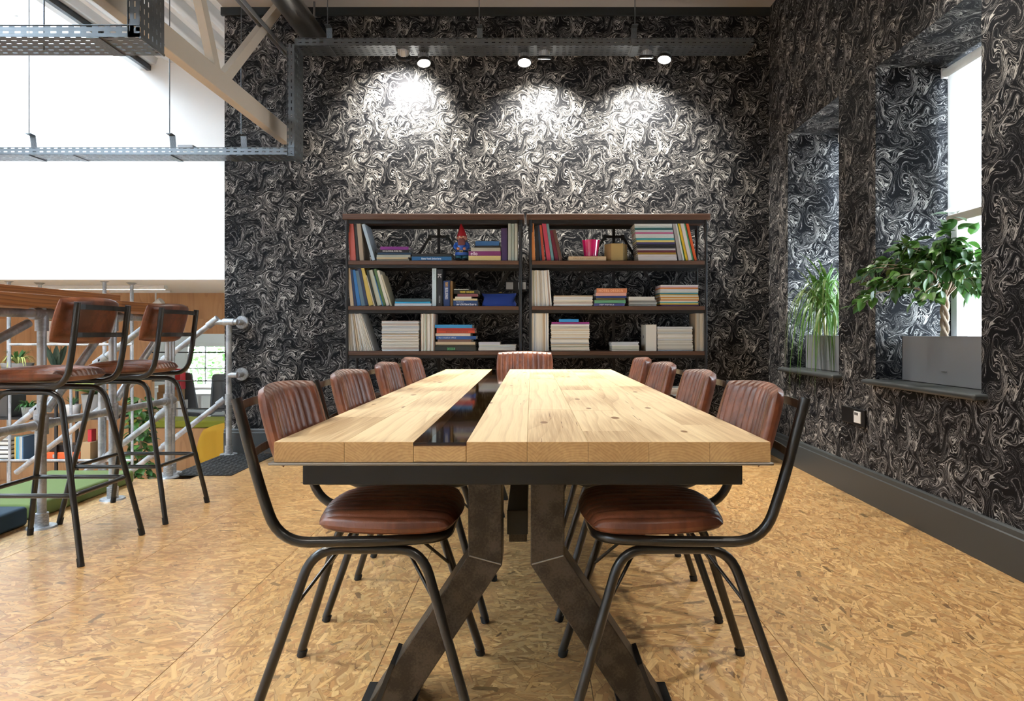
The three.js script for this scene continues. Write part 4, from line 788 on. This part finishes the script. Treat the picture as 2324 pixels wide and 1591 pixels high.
// ---------------------------------------------------------------- plants on the window sills
mat('leafFicus', [0.036, 0.1, 0.016], 0.35, { transmission: 0.25 }); mat('leafFicusPale', [0.085, 0.2, 0.03], 0.38, { transmission: 0.25 });
mat('leafBlade', [0.08, 0.19, 0.025], 0.4, { transmission: 0.25 }); mat('leafBladePale', [0.14, 0.22, 0.05], 0.42, { transmission: 0.25 });
mat('bark', [0.3, 0.22, 0.15], 0.8); mat('stalk', [0.32, 0.3, 0.12], 0.6); mat('soil', [0.03, 0.02, 0.014], 0.95);
function planter(label, z0, z1) {
  const t = thing('window_planter', label, 'planter', [2.23, SILL, -(z0 + z1) / 2]), w = 0.13, l = (z1 - z0) / 2, h = 0.247;
  mesh('trough', [bx(-w, -w + 0.004, 0.004, h, -l, l), bx(w - 0.004, w, 0.004, h, -l, l), bx(-w, w, 0.004, h, -l, -l + 0.004), bx(-w, w, 0.004, h, l - 0.004, l), bx(-w + 0.004, w - 0.004, 0.004, 0.012, -l, l)].map((g) => metres(g)), M.zincPlanter, t);
  mesh('rim', [bx(-w - 0.002, -w + 0.006, h, h + 0.004, -l, l), bx(w - 0.006, w + 0.002, h, h + 0.004, -l, l), bx(-w, w, h, h + 0.004, -l - 0.002, -l + 0.006), bx(-w, w, h, h + 0.004, l - 0.006, l + 0.002)], M.zincPlanter, t);
  mesh('seam', rbx(-w - 0.0035, -w, 0.07, 0.074, -0.02, 0.025, 0.001, 1), M.zincPlanter, t);
  mesh('foot_strip', bx(-w + 0.006, w - 0.006, 0.0005, 0.004, -l + 0.01, l - 0.01), M.blackPlastic, t);
  const s = mesh('soil', bx(-w + 0.004, w - 0.004, h - 0.04, h - 0.03, -l + 0.004, l - 0.004), M.soil, t); s.userData.kind = 'stuff';
}
planter('zinc trough planter under the leafy fig tree on the nearer window sill', 3.08, 3.87);
planter('zinc trough planter under the grassy plant on the farther window sill', 4.46, 5.23);
const leafShape = (L, W, curl, tip = 0.75) => sheet(4, 7, (s, q) => { const u = 2 * s - 1, w = W * Math.pow(Math.sin(Math.PI * Math.pow(q, tip)), 0.8) * (q > 0.85 ? (1 - q) / 0.15 * 0.8 + 0.2 * (1 - q) : 1); return [u * w, 0.25 * Math.abs(u) * w + curl * L * q * q * -1, q * L]; });
function orient(o, dir, roll) { const y = V(0, 1, 0), z = dir.clone().normalize(), x = y.clone().cross(z); if (x.lengthSq() < 1e-4) x.set(1, 0, 0); x.normalize(); y.copy(z).cross(x); o.quaternion.setFromRotationMatrix(new THREE.Matrix4().makeBasis(x, y, z)).multiply(new THREE.Quaternion().setFromAxisAngle(V(0, 0, 1), roll)); }
{
  const t = thing('fig_tree', 'small leafy fig tree with a braided trunk in the nearer window', 'plant', [2.215, SILL + 0.21, -3.66]);
  for (let k = 0; k < 3; k++) mesh('trunk', tube([...Array(19)].map((_, i) => { const q = i / 18, a = q * 9 + k * 2.094; return V(0.014 * Math.cos(a), q * 0.27, 0.014 * Math.sin(a)); }), 0.0095, 8), M.bark, t);
  const G = [leafShape(0.07, 0.02, 0.12), leafShape(0.078, 0.022, 0.25), leafShape(0.062, 0.019, 0.35), leafShape(0.084, 0.022, 0.08)];
  const tips = [];
  for (let k = 0; k < 64; k++) {
    const a = k * 2.4 + rr(-0.3, 0.3), el = rr(-0.15, 1.25), r = rr(0.22, 0.37), e = V(Math.cos(a) * Math.cos(el) * r * 0.9 - 0.06, 0.3 + Math.sin(el) * r * 0.8, Math.sin(a) * Math.cos(el) * r * 1.1);
    if (e.x > 0.17) e.x = 0.17;
    const mid = V(e.x * 0.45, 0.27 + (e.y - 0.27) * 0.6 + 0.05, e.z * 0.45), pts = fillet([V(0, 0.24, 0), mid, e, e.clone().add(V(e.x * 0.15, -0.05, e.z * 0.15))], 0.05);
    mesh('twig', tube(pts, (q) => 0.0035 * (1 - 0.7 * q), 5), M.bark, t);
    tips.push(pts);
  }
  const spots = [];
  for (const p of tips) { const n = p.length; for (let i = 0; i < 14; i++) { const q = p[Math.min(n - 1, Math.floor(n * (0.25 + 0.75 * i / 14)))]; spots.push([q.clone().add(V(rr(-0.025, 0.025), rr(-0.02, 0.02), rr(-0.025, 0.025))), V(q.x * 1.6 + rr(-0.5, 0.5), rr(-0.9, 0.25), q.z * 1.4 + rr(-0.5, 0.5)), rr(-0.7, 0.7), Math.floor(rnd() * 4), rr(0.8, 1.15)]); } }
  for (let i = 0; i < 14; i++) { const y = 0.5 + i * 0.012; spots.push([V(-0.05 + rr(-0.06, 0.06), y + 0.04, 0.12 + rr(-0.09, 0.09)), V(rr(-1, 0.6), rr(-0.5, 0.8), rr(-1, 1)), rr(-0.5, 0.5), i % 4, 1.15]); }
  const good = spots.filter(([p]) => p.x < 0.215 && p.y > 0.16 && p.z < 0.6 && (p.x < -0.23 || p.z > -0.24));
  good.sort((a, b) => a[0].x - b[0].x);
  const mine = good.slice(0, 290), rest = good.slice(290);
  for (const [p, d, roll, k, sc] of mine) { const o = mesh('leaf', G[k], k === 3 || rnd() < 0.3 ? M.leafFicusPale : M.leafFicus, t); o.position.copy(p); orient(o, d, roll); o.scale.setScalar(sc); }
  if (rest.length) { const im = new THREE.InstancedMesh(G[1], M.leafFicus, rest.length), d = new THREE.Object3D(); im.name = 'foliage'; im.userData.kind = 'stuff'; rest.forEach(([p, dir, roll, , sc], i) => { d.position.copy(p); orient(d, dir, roll); d.scale.setScalar(sc); d.updateMatrix(); im.setMatrixAt(i, d.matrix); }); im.castShadow = im.receiveShadow = true; t.add(im); }
}
// arching blades from several heads
function bladeGeo(L, W, rise, drop) {
  return sheet(2, 12, (s, q) => { const u = 2 * s - 1, w = W * (0.55 + 0.45 * Math.sin(Math.PI * Math.min(1, q * 1.3 + 0.1))) * (1 - Math.pow(q, 3)); return [u * w, L * (rise * q - drop * q * q) + 0.4 * Math.abs(u) * w, L * (0.95 * q - 0.25 * q * q * drop)]; });
}
{
  const t = thing('grass_palm', 'grassy palm with long drooping blades in the farther window', 'plant', [2.15, SILL + 0.21, -5.02]);
  const B = [bladeGeo(0.42, 0.011, 0.9, 1.5), bladeGeo(0.5, 0.012, 0.75, 1.75), bladeGeo(0.36, 0.01, 1.15, 1.1), bladeGeo(0.46, 0.011, 0.5, 1.8), bladeGeo(0.3, 0.01, 1.4, 0.7)];
  [[-0.02, 0.36, -0.06], [0.02, 0.3, 0.03], [-0.05, 0.24, 0.1], [0.0, 0.42, 0.06], [-0.03, 0.3, -0.02], [0.03, 0.22, 0.14]].forEach(([x, y, z], h) => {
    mesh('stem', tube([V(x * 0.5, 0, z * 0.9), V(x * 0.8, y * 0.5, z), V(x, y, z)], 0.008, 8, 0.05), M.stalk, t);
    for (let i = 0; i < 44; i++) { const o = mesh('blade', B[(i * 3 + h) % 5], rnd() < 0.35 ? M.leafBladePale : M.leafBlade, t), a = i * 2.399 + h; o.position.set(x, y - 0.05 + 0.05 * (i / 44), z); o.rotation.y = a; o.scale.setScalar(rr(0.75, 1.1) * (Math.cos(a) < -0.35 || Math.sin(a) > 0.3 ? 0.5 : 1)); }
  });
}
// ---------------------------------------------------------------- lower floor seen through the rails
struct('floor_lower', metres(bx(-9, -2.4, LOW - 0.1, LOW, -ZP, -ZN)), M.ply);
struct('wall_under_floor', metres(join([bx(-2.62, -2.6, LOW, -0.16, -4.7, -ZN), bx(-3.25, -2.62, LOW, -0.16, -4.7, -4.68), bx(-3.25, -3.23, LOW, -0.16, -4.68, -ZN)])), M.ply);
struct('ceiling_lower', bx(-9, XL + 0.17, SOF, SOF + 0.1, -ZP - 0.2, -ZW - 0.2), M.white);
struct('trim_2', bx(-9, XL, SOF - 0.012, SOF, -ZW - 0.2, -ZW + 0.004), M.white);
const OX = -5.32;                                      // left edge of the opening to the office
struct('wall_plywood', metres(join([bx(-9, OX, LOW, SOF, -ZP - 0.1, -ZP), bx(OX, -2.4, 0.99, SOF, -ZP - 0.1, -ZP), bx(OX, -2.4, LOW, -0.33, -ZP - 0.1, -ZP)])), M.ply);
{ // office behind the opening
  const z0 = ZP + 0.1, z1 = 14.5;
  struct('floor_office', bx(-9, -2, -0.82, -0.72, -z1, -z0), M.ceiling);
  struct('ceiling_office', bx(-9, -2, 1.7, 1.8, -z1, -z0), M.white);
  struct('wall_office_side', bx(-2, -1.9, -0.8, 1.8, -z1, -z0), M.white);
  const wa = -7.35, wb = -5.2, y0 = -0.24, y1 = 0.78;
  struct('wall_office_back', join([bx(-9, wa, -0.8, 1.8, -z1 - 0.1, -z1), bx(wb, -2, -0.8, 1.8, -z1 - 0.1, -z1), bx(wa, wb, -0.8, y0, -z1 - 0.1, -z1), bx(wa, wb, y1, 1.8, -z1 - 0.1, -z1)]), M.white);
  const w = struct('window_4');
  mesh('window_frame', [bx(wa, wa + 0.07, y0, y1, -z1 - 0.05, -z1 + 0.02), bx(wb - 0.07, wb, y0, y1, -z1 - 0.05, -z1 + 0.02), bx(wa, wb, y1 - 0.07, y1, -z1 - 0.05, -z1 + 0.02), bx(wa, wb, y0, y0 + 0.06, -z1 - 0.05, -z1 + 0.04)], M.whiteGloss, w);
  for (let k = 1; k < 5; k++) mesh('glazing_bar', bx(wa + k * 0.43 - 0.015, wa + k * 0.43 + 0.015, y0, y1, -z1 - 0.04, -z1), M.whiteGloss, w);
  mesh('glazing_bar', bx(wa, wb, 0.24, 0.27, -z1 - 0.04, -z1), M.whiteGloss, w);
  mesh('pane', new THREE.PlaneGeometry(wb - wa, y1 - y0).translate((wa + wb) / 2, (y0 + y1) / 2, -z1 - 0.03), M.glass, w);
  // hedge outside the office window
  mat('hedge', [0.16, 0.3, 0.1], 0.8);
  const n = 3200, im = new THREE.InstancedMesh(leafShape(0.16, 0.05, 0.2), M.hedge, n), d = new THREE.Object3D();
  for (let i = 0; i < n; i++) { d.position.set(rr(-12, -4), rr(-0.9, 0.9) + 0.3 * Math.sin(i), -17.5 - rr(0, 1.2)); d.rotation.set(rr(0, 6), rr(0, 6), rr(0, 6)); d.updateMatrix(); im.setMatrixAt(i, d.matrix); }
  const hd = thing('garden_hedge', 'sunlit green hedge outside the office window', 'hedge'); im.name = 'foliage'; im.userData.kind = 'stuff'; hd.add(im);
  mesh('trunk', [-11, -9.2, -7.6, -6, -4.6].map((x) => tube([V(x, -1.2, -18.1), V(x + 0.1, 0.7, -18.1)], 0.05, 8)), M.bark, hd);
  struct('ground_outside', bx(-16, 0, -1.3, -1.2, -24, -z1 - 0.1), M.hedge);
  // desks and task chairs
  const desk = (x0, x1, za, zb, y, label) => { const t = thing('office_desk', label, 'desk'); mesh('desk_top', rbx(x0, x1, y - 0.03, y, -zb, -za, 0.004), M.whiteGloss, t); for (const [x, z] of [[x0 + 0.05, za + 0.05], [x1 - 0.05, za + 0.05], [x0 + 0.05, zb - 0.05], [x1 - 0.05, zb - 0.05]]) mesh('leg', bx(x - 0.025, x + 0.025, -0.72, y - 0.03, -z - 0.025, -z + 0.025), M.whiteGloss, t); };
  desk(-5.75, -4.3, 11.0, 11.8, 0.02, 'white office desk nearest the opening');
  desk(-6.9, -5.5, 12.3, 13.1, 0.02, 'white office desk under the bright window');
  mat('mesh', [0.1, 0.11, 0.12], 0.6); mat('lilac', [0.3, 0.25, 0.45], 0.6);
  const task = (x, z, turn, label) => {
    const t = thing('task_chair', label, 'chair', [x, -0.72, -z], turn);
    mesh('backrest', sheet(10, 12, (s, q) => [(2 * s - 1) * (0.23 - 0.04 * q), 0.55 + 0.55 * q, 0.06 * (2 * s - 1) ** 2 - 0.08 * q - 0.1]), M.mesh, t);
    mesh('back_frame', [tube([V(-0.23, 0.55, -0.06), V(-0.19, 1.1, -0.14), V(0.19, 1.1, -0.14), V(0.23, 0.55, -0.06)], 0.012, 8, 0.05), tube([V(0, 0.42, -0.02), V(0, 0.6, -0.12)], 0.018, 8)], M.mesh, t);
    mesh('seat', rbx(-0.24, 0.24, 0.42, 0.49, -0.05, 0.42, 0.03), M.mesh, t);
    mesh('column', cyl(0.025, 0.025, 0.36, 0, 0.08, 0.2), M.mesh, t);
    for (let k = 0; k < 5; k++) mesh('base_arm', tube([V(0, 0.09, 0.2), V(0.28 * Math.cos(k * 1.257), 0.03, 0.2 + 0.28 * Math.sin(k * 1.257))], 0.018, 8), M.mesh, t);
  };
  task(-5.35, 10.7, Math.PI - 0.4, 'grey mesh office chair in front of the bright window'); task(-4.6, 10.35, Math.PI + 0.3, 'dark mesh office chair half hidden by the papered wall');
  // parcels by the opening
  const bxs = thing('parcel_shelf', 'low white shelf holding brown parcels beside the opening', 'shelf', [-5.6, -0.72, -10.35]);
  mesh('shelf_body', bx(-0.05, 0.32, 0, 0.7, -0.15, 0.15), M.whiteGloss, bxs);
  mat('kraft', [0.38, 0.24, 0.12], 0.8); mat('redBox', [0.5, 0.02, 0.03], 0.5);
  [[-5.62, -5.48, 0, 0.13], [-5.47, -5.3, 0, 0.17], [-5.6, -5.46, 0.131, 0.24]].forEach(([a, b, y, h], i) => single('parcel', rbx(a, b, -0.02 + y, -0.02 + h, -10.45, -10.25, 0.003), M.kraft, ['left', 'right', 'upper'][i] + ' brown cardboard parcel on the low white shelf', 'parcel', 'brown parcels by the opening'));
  single('red_box', rbx(-5.44, -5.28, 0.151, 0.46, -10.43, -10.27, 0.004), M.redBox, 'bright red box standing on a brown parcel', 'box');
  for (const y of [0.73, 0.33, -0.06]) single('guard_wire', tube([V(OX, y, -ZP - 0.04), V(-2.4, y, -ZP - 0.04)], 0.008, 8), M.blackPlastic, ['top', 'middle', 'bottom'][[0.73, 0.33, -0.06].indexOf(y)] + ' black guard rail across the office opening', 'rail', 'guard rails of the opening');
  const L1 = new THREE.RectAreaLight(new THREE.Color(1, 0.97, 0.92), OFFICE_LAMP, 2.4, 0.5); L1.name = 'office_panel'; L1.position.set(-5.2, 1.67, -12); L1.rotation.x = -Math.PI / 2;
  mat('panelGlow', [0.9, 0.9, 0.9], 0.5, { emissive: new THREE.Color(1, 0.97, 0.92), emissiveIntensity: 4 });
  const lp = thing('ceiling_light_panel', 'long bright ceiling light panel over the office desks', 'light'); mesh('lamp_diffuser', bx(-6.4, -4.0, 1.68, 1.7, -12.25, -11.75), M.panelGlow, lp); lp.add(L1);
}
{ // olive bench and mustard chair
  const t = thing('bench_seat', 'plywood bench with an olive cushion under the office opening', 'bench');
  mesh('bench_box', metres(bx(OX - 0.1, -2.58, LOW, -0.26, -ZP + 0.005, -ZP + 0.52)), M.ply, t);
  mesh('cushion', rbx(OX - 0.05, -2.58, -0.26, -0.16, -ZP + 0.01, -ZP + 0.5, 0.03, 3), M.oliveFelt, t);
  mat('mustard', [0.42, 0.22, 0.01], 0.85, { bumpMap: T.weave, bumpScale: 0.0008 });
  const c = thing('lounge_chair', 'mustard yellow upholstered lounge chair on the lower floor', 'chair', [-3.42, LOW, -7.65], 0.15);
  mesh('backrest', pillow(20, 16, (a, b, s) => { const e = round5(a, b), y = 0.72 + 0.29 * b * Math.sqrt(1 - 0.42 * a * a); return [a * 0.37 * Math.sqrt(1 - 0.3 * b * b), y, 0.14 * a * a - 0.32 - 0.14 * (y - 0.6) + s * 0.05 * e]; }), M.mustard, c);
  mesh('seat', rbx(-0.35, 0.35, 0.3, 0.45, -0.3, 0.35, 0.06, 4), M.mustard, c);
  for (const [x, z] of [[-0.27, -0.24], [0.27, -0.24], [-0.27, 0.28], [0.27, 0.28]]) mesh('leg', tube([V(x * 0.9, 0.31, z * 0.9), V(x, 0, z)], 0.014, 8), M.blackTube, c);
}
{ // linear light and spotlight under the gallery
  const t = thing('linear_light', 'thin white linear light fitting under the gallery', 'light');
  mesh('light_body', rbx(-6.6, -4.3, SOF - 0.045, SOF, -8.07, -8.0, 0.005), M.whiteGloss, t);
  mesh('lamp_diffuser', bx(-6.58, -4.32, SOF - 0.05, SOF - 0.044, -8.06, -8.01), M.panelGlow, t);
  const a = new THREE.RectAreaLight(new THREE.Color(1, 0.93, 0.82), OFFICE_LAMP * 1.6, 2.26, 0.06); a.name = 'linear_lamp'; a.position.set(-5.45, SOF - 0.06, -8.035); a.rotation.x = -Math.PI / 2; t.add(a);
  const s = thing('track_spotlight', 'small white track spotlight under the gallery', 'spotlight', [-5.05, SOF, -9.0]);
  mesh('track', rbx(-0.5, 0.3, -0.03, 0, -0.02, 0.02, 0.003), M.whiteGloss, s); mesh('arm', tube([V(0.1, -0.03, 0), V(0.1, -0.14, 0)], 0.012, 8), M.whiteGloss, s);
  mesh('lamp_head', new THREE.CylinderGeometry(0.055, 0.055, 0.16, 20).rotateZ(-0.9).translate(0.13, -0.19, 0.02), M.whiteGloss, s);
}
single('wall_screen', rbx(-6.78, -6.45, 0.86, 1.17, -ZP, -ZP + 0.02, 0.004), M.whiteGloss, 'white panel fixed to the plywood wall behind the bar', 'panel');
// thin balustrade and ceiling poles
{
  const t = thing('thin_balustrade', 'thin galvanised balustrade frame on the lower floor', 'balustrade'), z = -6.6, A = at(22, 782, 6.6), B = at(300, 782, 6.6);
  mesh('top_rail', tube([V(A.x, A.y, z), V(B.x, A.y, z)], 0.0125, 10), M.galvanised, t);
  mesh('lower_rail', tube([V(A.x - 0.3, at(0, 1045, 6.6).y, z), V(B.x, at(0, 1045, 6.6).y, z)], 0.0125, 10), M.galvanised, t);
  for (const x of [A.x, (A.x + B.x) / 2, B.x]) { mesh('post', tube([V(x, LOW, z), V(x, A.y, z)], 0.0125, 10), M.galvanised, t); mesh('base_flange', cyl(0.04, 0.04, 0.01, x, LOW, z), M.galvanised, t); }
}
[[20, 7.25, 'leftmost'], [90, 7.6, 'second'], [237, 7.25, 'third'], [299, 7.6, 'rightmost']].forEach(([px, Z, n]) => { const x = (px - 1206) * Z / FOCAL, t = thing('ceiling_pole', n + ' thin galvanised pole rising to the gallery soffit', 'pole', [0, 0, 0], 0, 'poles to the soffit'); mesh('pole', tube([V(x, LOW, -Z), V(x, SOF, -Z)], 0.019, 10), M.galvanised, t); mesh('top_flange', cyl(0.03, 0.055, 0.02, x, SOF - 0.02, -Z), M.galvanised, t); });
// shelving with plants, books and boxes
{
  const Z = 7.25, SH = [at(0, 1042, Z).y, at(0, 946, Z).y, at(0, 846, Z).y], X = (px) => (px - 1206) * Z / FOCAL;
  const t = thing('low_shelving', 'dark low shelving with plants and boxes on the lower floor', 'shelving');
  for (const y of SH) mesh('shelf', bx(X(-60), X(y > 0.5 ? 140 : 262), y - 0.025, y, -Z - 0.32, -Z + 0.05), M.blackPlastic, t);
  for (const [px, y] of [[-58, SH[2]], [132, SH[2]], [258, SH[1]]]) for (const z of [-Z - 0.3, -Z + 0.03]) mesh('upright', bx(X(px) - 0.012, X(px) + 0.012, LOW, y - 0.025, z - 0.012, z + 0.012), M.blackPlastic, t);
  mat('perforated', [0.05, 0.045, 0.04], 0.6); mat('concrete', [0.3, 0.3, 0.29], 0.9); mat('orangeCase', [0.65, 0.1, 0.02], 0.4); mat('fern', [0.04, 0.13, 0.025], 0.6); mat('paleLeaf', [0.4, 0.42, 0.12], 0.6); mat('darkLeaf', [0.015, 0.04, 0.025], 0.5);
  const m1 = thing('mesh_basket', 'black perforated metal box on the middle of the low shelving', 'box', [X(-5), SH[1], -Z - 0.1]); mesh('basket', rbx(-0.14, 0.12, 0, 0.26, -0.12, 0.12, 0.01), M.perforated, m1); mesh('edge_trim', bx(0.12, 0.135, 0, 0.27, -0.125, 0.125), M.blackPlastic, m1);
  const pot = (x, y, r, h, m, label, tuft) => { const o = thing('potted_plant', label, 'plant', [x, y, -Z - 0.06]); mesh('pot', lathe([[0.001, 0], [r * 0.8, 0], [r, h], [r * 0.92, h], [r * 0.88, h - 0.01], [0.001, h - 0.012]], 22), m, o); tuft(o, h); };
  const tuftOf = (n, mm, L, up, dr) => (o, h) => { const B2 = [bladeGeo(L, L * 0.035, up, dr), bladeGeo(L * 0.8, L * 0.035, up * 1.2, dr), bladeGeo(L * 0.65, L * 0.035, up * 1.5, dr * 0.8)]; for (let i = 0; i < n; i++) { const b = mesh('leaf', B2[i % 3], Array.isArray(mm) ? mm[i % mm.length] : mm, o); b.position.y = h - 0.02; b.rotation.y = i * 2.4; b.scale.setScalar(rr(0.8, 1.15)); } };
  pot(X(30), SH[2], 0.15, 0.1, M.concrete, 'pale striped spider plant in a grey bowl', tuftOf(60, [M.paleLeaf, M.paleLeaf, M.fern], 0.3, 1.2, 1.4));
  pot(X(56), SH[1], 0.07, 0.1, M.concrete, 'bushy green fern on the middle of the low shelving', tuftOf(70, M.fern, 0.2, 1.0, 1.1));
  pot(X(157), SH[1], 0.078, 0.125, M.whiteGloss, 'small green herb in a round white pot', tuftOf(80, [M.fern, M.leafFicus], 0.11, 1.4, 0.7));
  pot(X(203), SH[1], 0.11, 0.24, M.concrete, 'broad leaved plant in a grey stone pot', (o, h) => { const g = leafShape(0.22, 0.05, 0.35); for (let i = 0; i < 16; i++) { const b = mesh('leaf', g, i % 3 ? M.paleLeaf : M.leafFicusPale, o); b.position.set(0, h - 0.02 + 0.07 * (i % 3), 0); orient(b, V(Math.cos(i * 2.4), 0.7, Math.sin(i * 2.4)), 0); } });
  pot(X(118), SH[2], 0.06, 0.05, M.perforated, 'dark paddle leaved succulent behind the bar', (o, h) => { const g = leafShape(0.3, 0.035, 0.05); for (let i = 0; i < 7; i++) { const b = mesh('leaf', g, M.darkLeaf, o); b.position.set(0, h - 0.02, 0); orient(b, V(0.35 * Math.cos(i * 2.4), 1, 0.35 * Math.sin(i * 2.4)), i); } });
  { const o = thing('climbing_plant', 'climbing green plant trailing beside the stairs', 'plant', [X(312), LOW, -Z - 0.05]); mesh('pot', lathe([[0.001, 0], [0.14, 0], [0.17, 0.3], [0.15, 0.3], [0.001, 0.28]], 22), M.concrete, o); mesh('stake', tube([V(0, 0.28, 0), V(0, 1.35, 0)], 0.02, 8), M.bark, o); const g = leafShape(0.1, 0.034, 0.3); for (let i = 0; i < 190; i++) { const b = mesh('leaf', g, [M.leafFicus, M.leafFicusPale, M.fern][i % 3], o), a = i * 2.4; b.position.set(0.11 * Math.cos(a) * rr(0.2, 1), 0.3 + 1.08 * (i / 190), 0.11 * Math.sin(a) * rr(0.2, 1)); orient(b, V(Math.cos(a), rr(-0.9, 0.2), Math.sin(a)), rr(-0.5, 0.5)); b.scale.setScalar(rr(0.8, 1.3)); } }
  let y = SH[0]; for (let i = 0; i < 14; i++) { single('magazine', bx(X(-40), X(27 + rr(-2, 2)), y + 0.0004, y + 0.0152, -Z - 0.24, -Z + 0.02), ink(i % 3 ? pale() : '#4a4642'), ORD[i] + ' from the bottom, magazine in the pile on the low shelving', 'magazine', 'pile on the low shelving'); y += 0.0156; }
  ['#c9a24a', '#3f8a9a', '#5aa0b0', '#8a9aa0', '#c9c4b8', '#4a6a86'].forEach((c, i) => single('book', bx(X(36 + i * 3.4), X(39 + i * 3.4), SH[0] + 0.0004, SH[0] + 0.24, -Z - 0.2, -Z + 0.02), ink(c), ['mustard', 'teal', 'pale teal', 'grey', 'ivory', 'steel blue'][i] + ' upright book on the low shelving below the bar', 'book', 'upright books on the low shelving'));
  { const o = thing('tool_case', 'orange plastic case lying on the low shelving', 'case', [X(146), SH[0], -Z - 0.06]); mesh('case_body', rbx(-0.18, 0.18, 0, 0.075, -0.13, 0.09, 0.012, 3), M.orangeCase, o); mesh('latch', [bx(-0.1, -0.07, 0.02, 0.055, 0.09, 0.096), bx(0.06, 0.09, 0.02, 0.055, 0.09, 0.096)], M.galvanised, o); }
  single('dark_laptop_case', rbx(X(110), X(178), SH[0] + 0.076, SH[0] + 0.15, -Z - 0.18, -Z + 0.0, 0.01), M.blackPlastic, 'black equipment case lying on the orange one', 'case');
  single('cardboard_box', rbx(X(187), X(209), SH[0] + 0.0004, SH[0] + 0.18, -Z - 0.16, -Z + 0.03, 0.003), M.kraft, 'small cardboard box beside the orange case', 'box');
  single('red_carton', rbx(X(196), X(205), SH[0] + 0.181, SH[0] + 0.31, -Z - 0.1, -Z - 0.02, 0.003), M.redBox, 'narrow red carton standing on the cardboard box', 'box');
}
renderer.render(scene, camera);
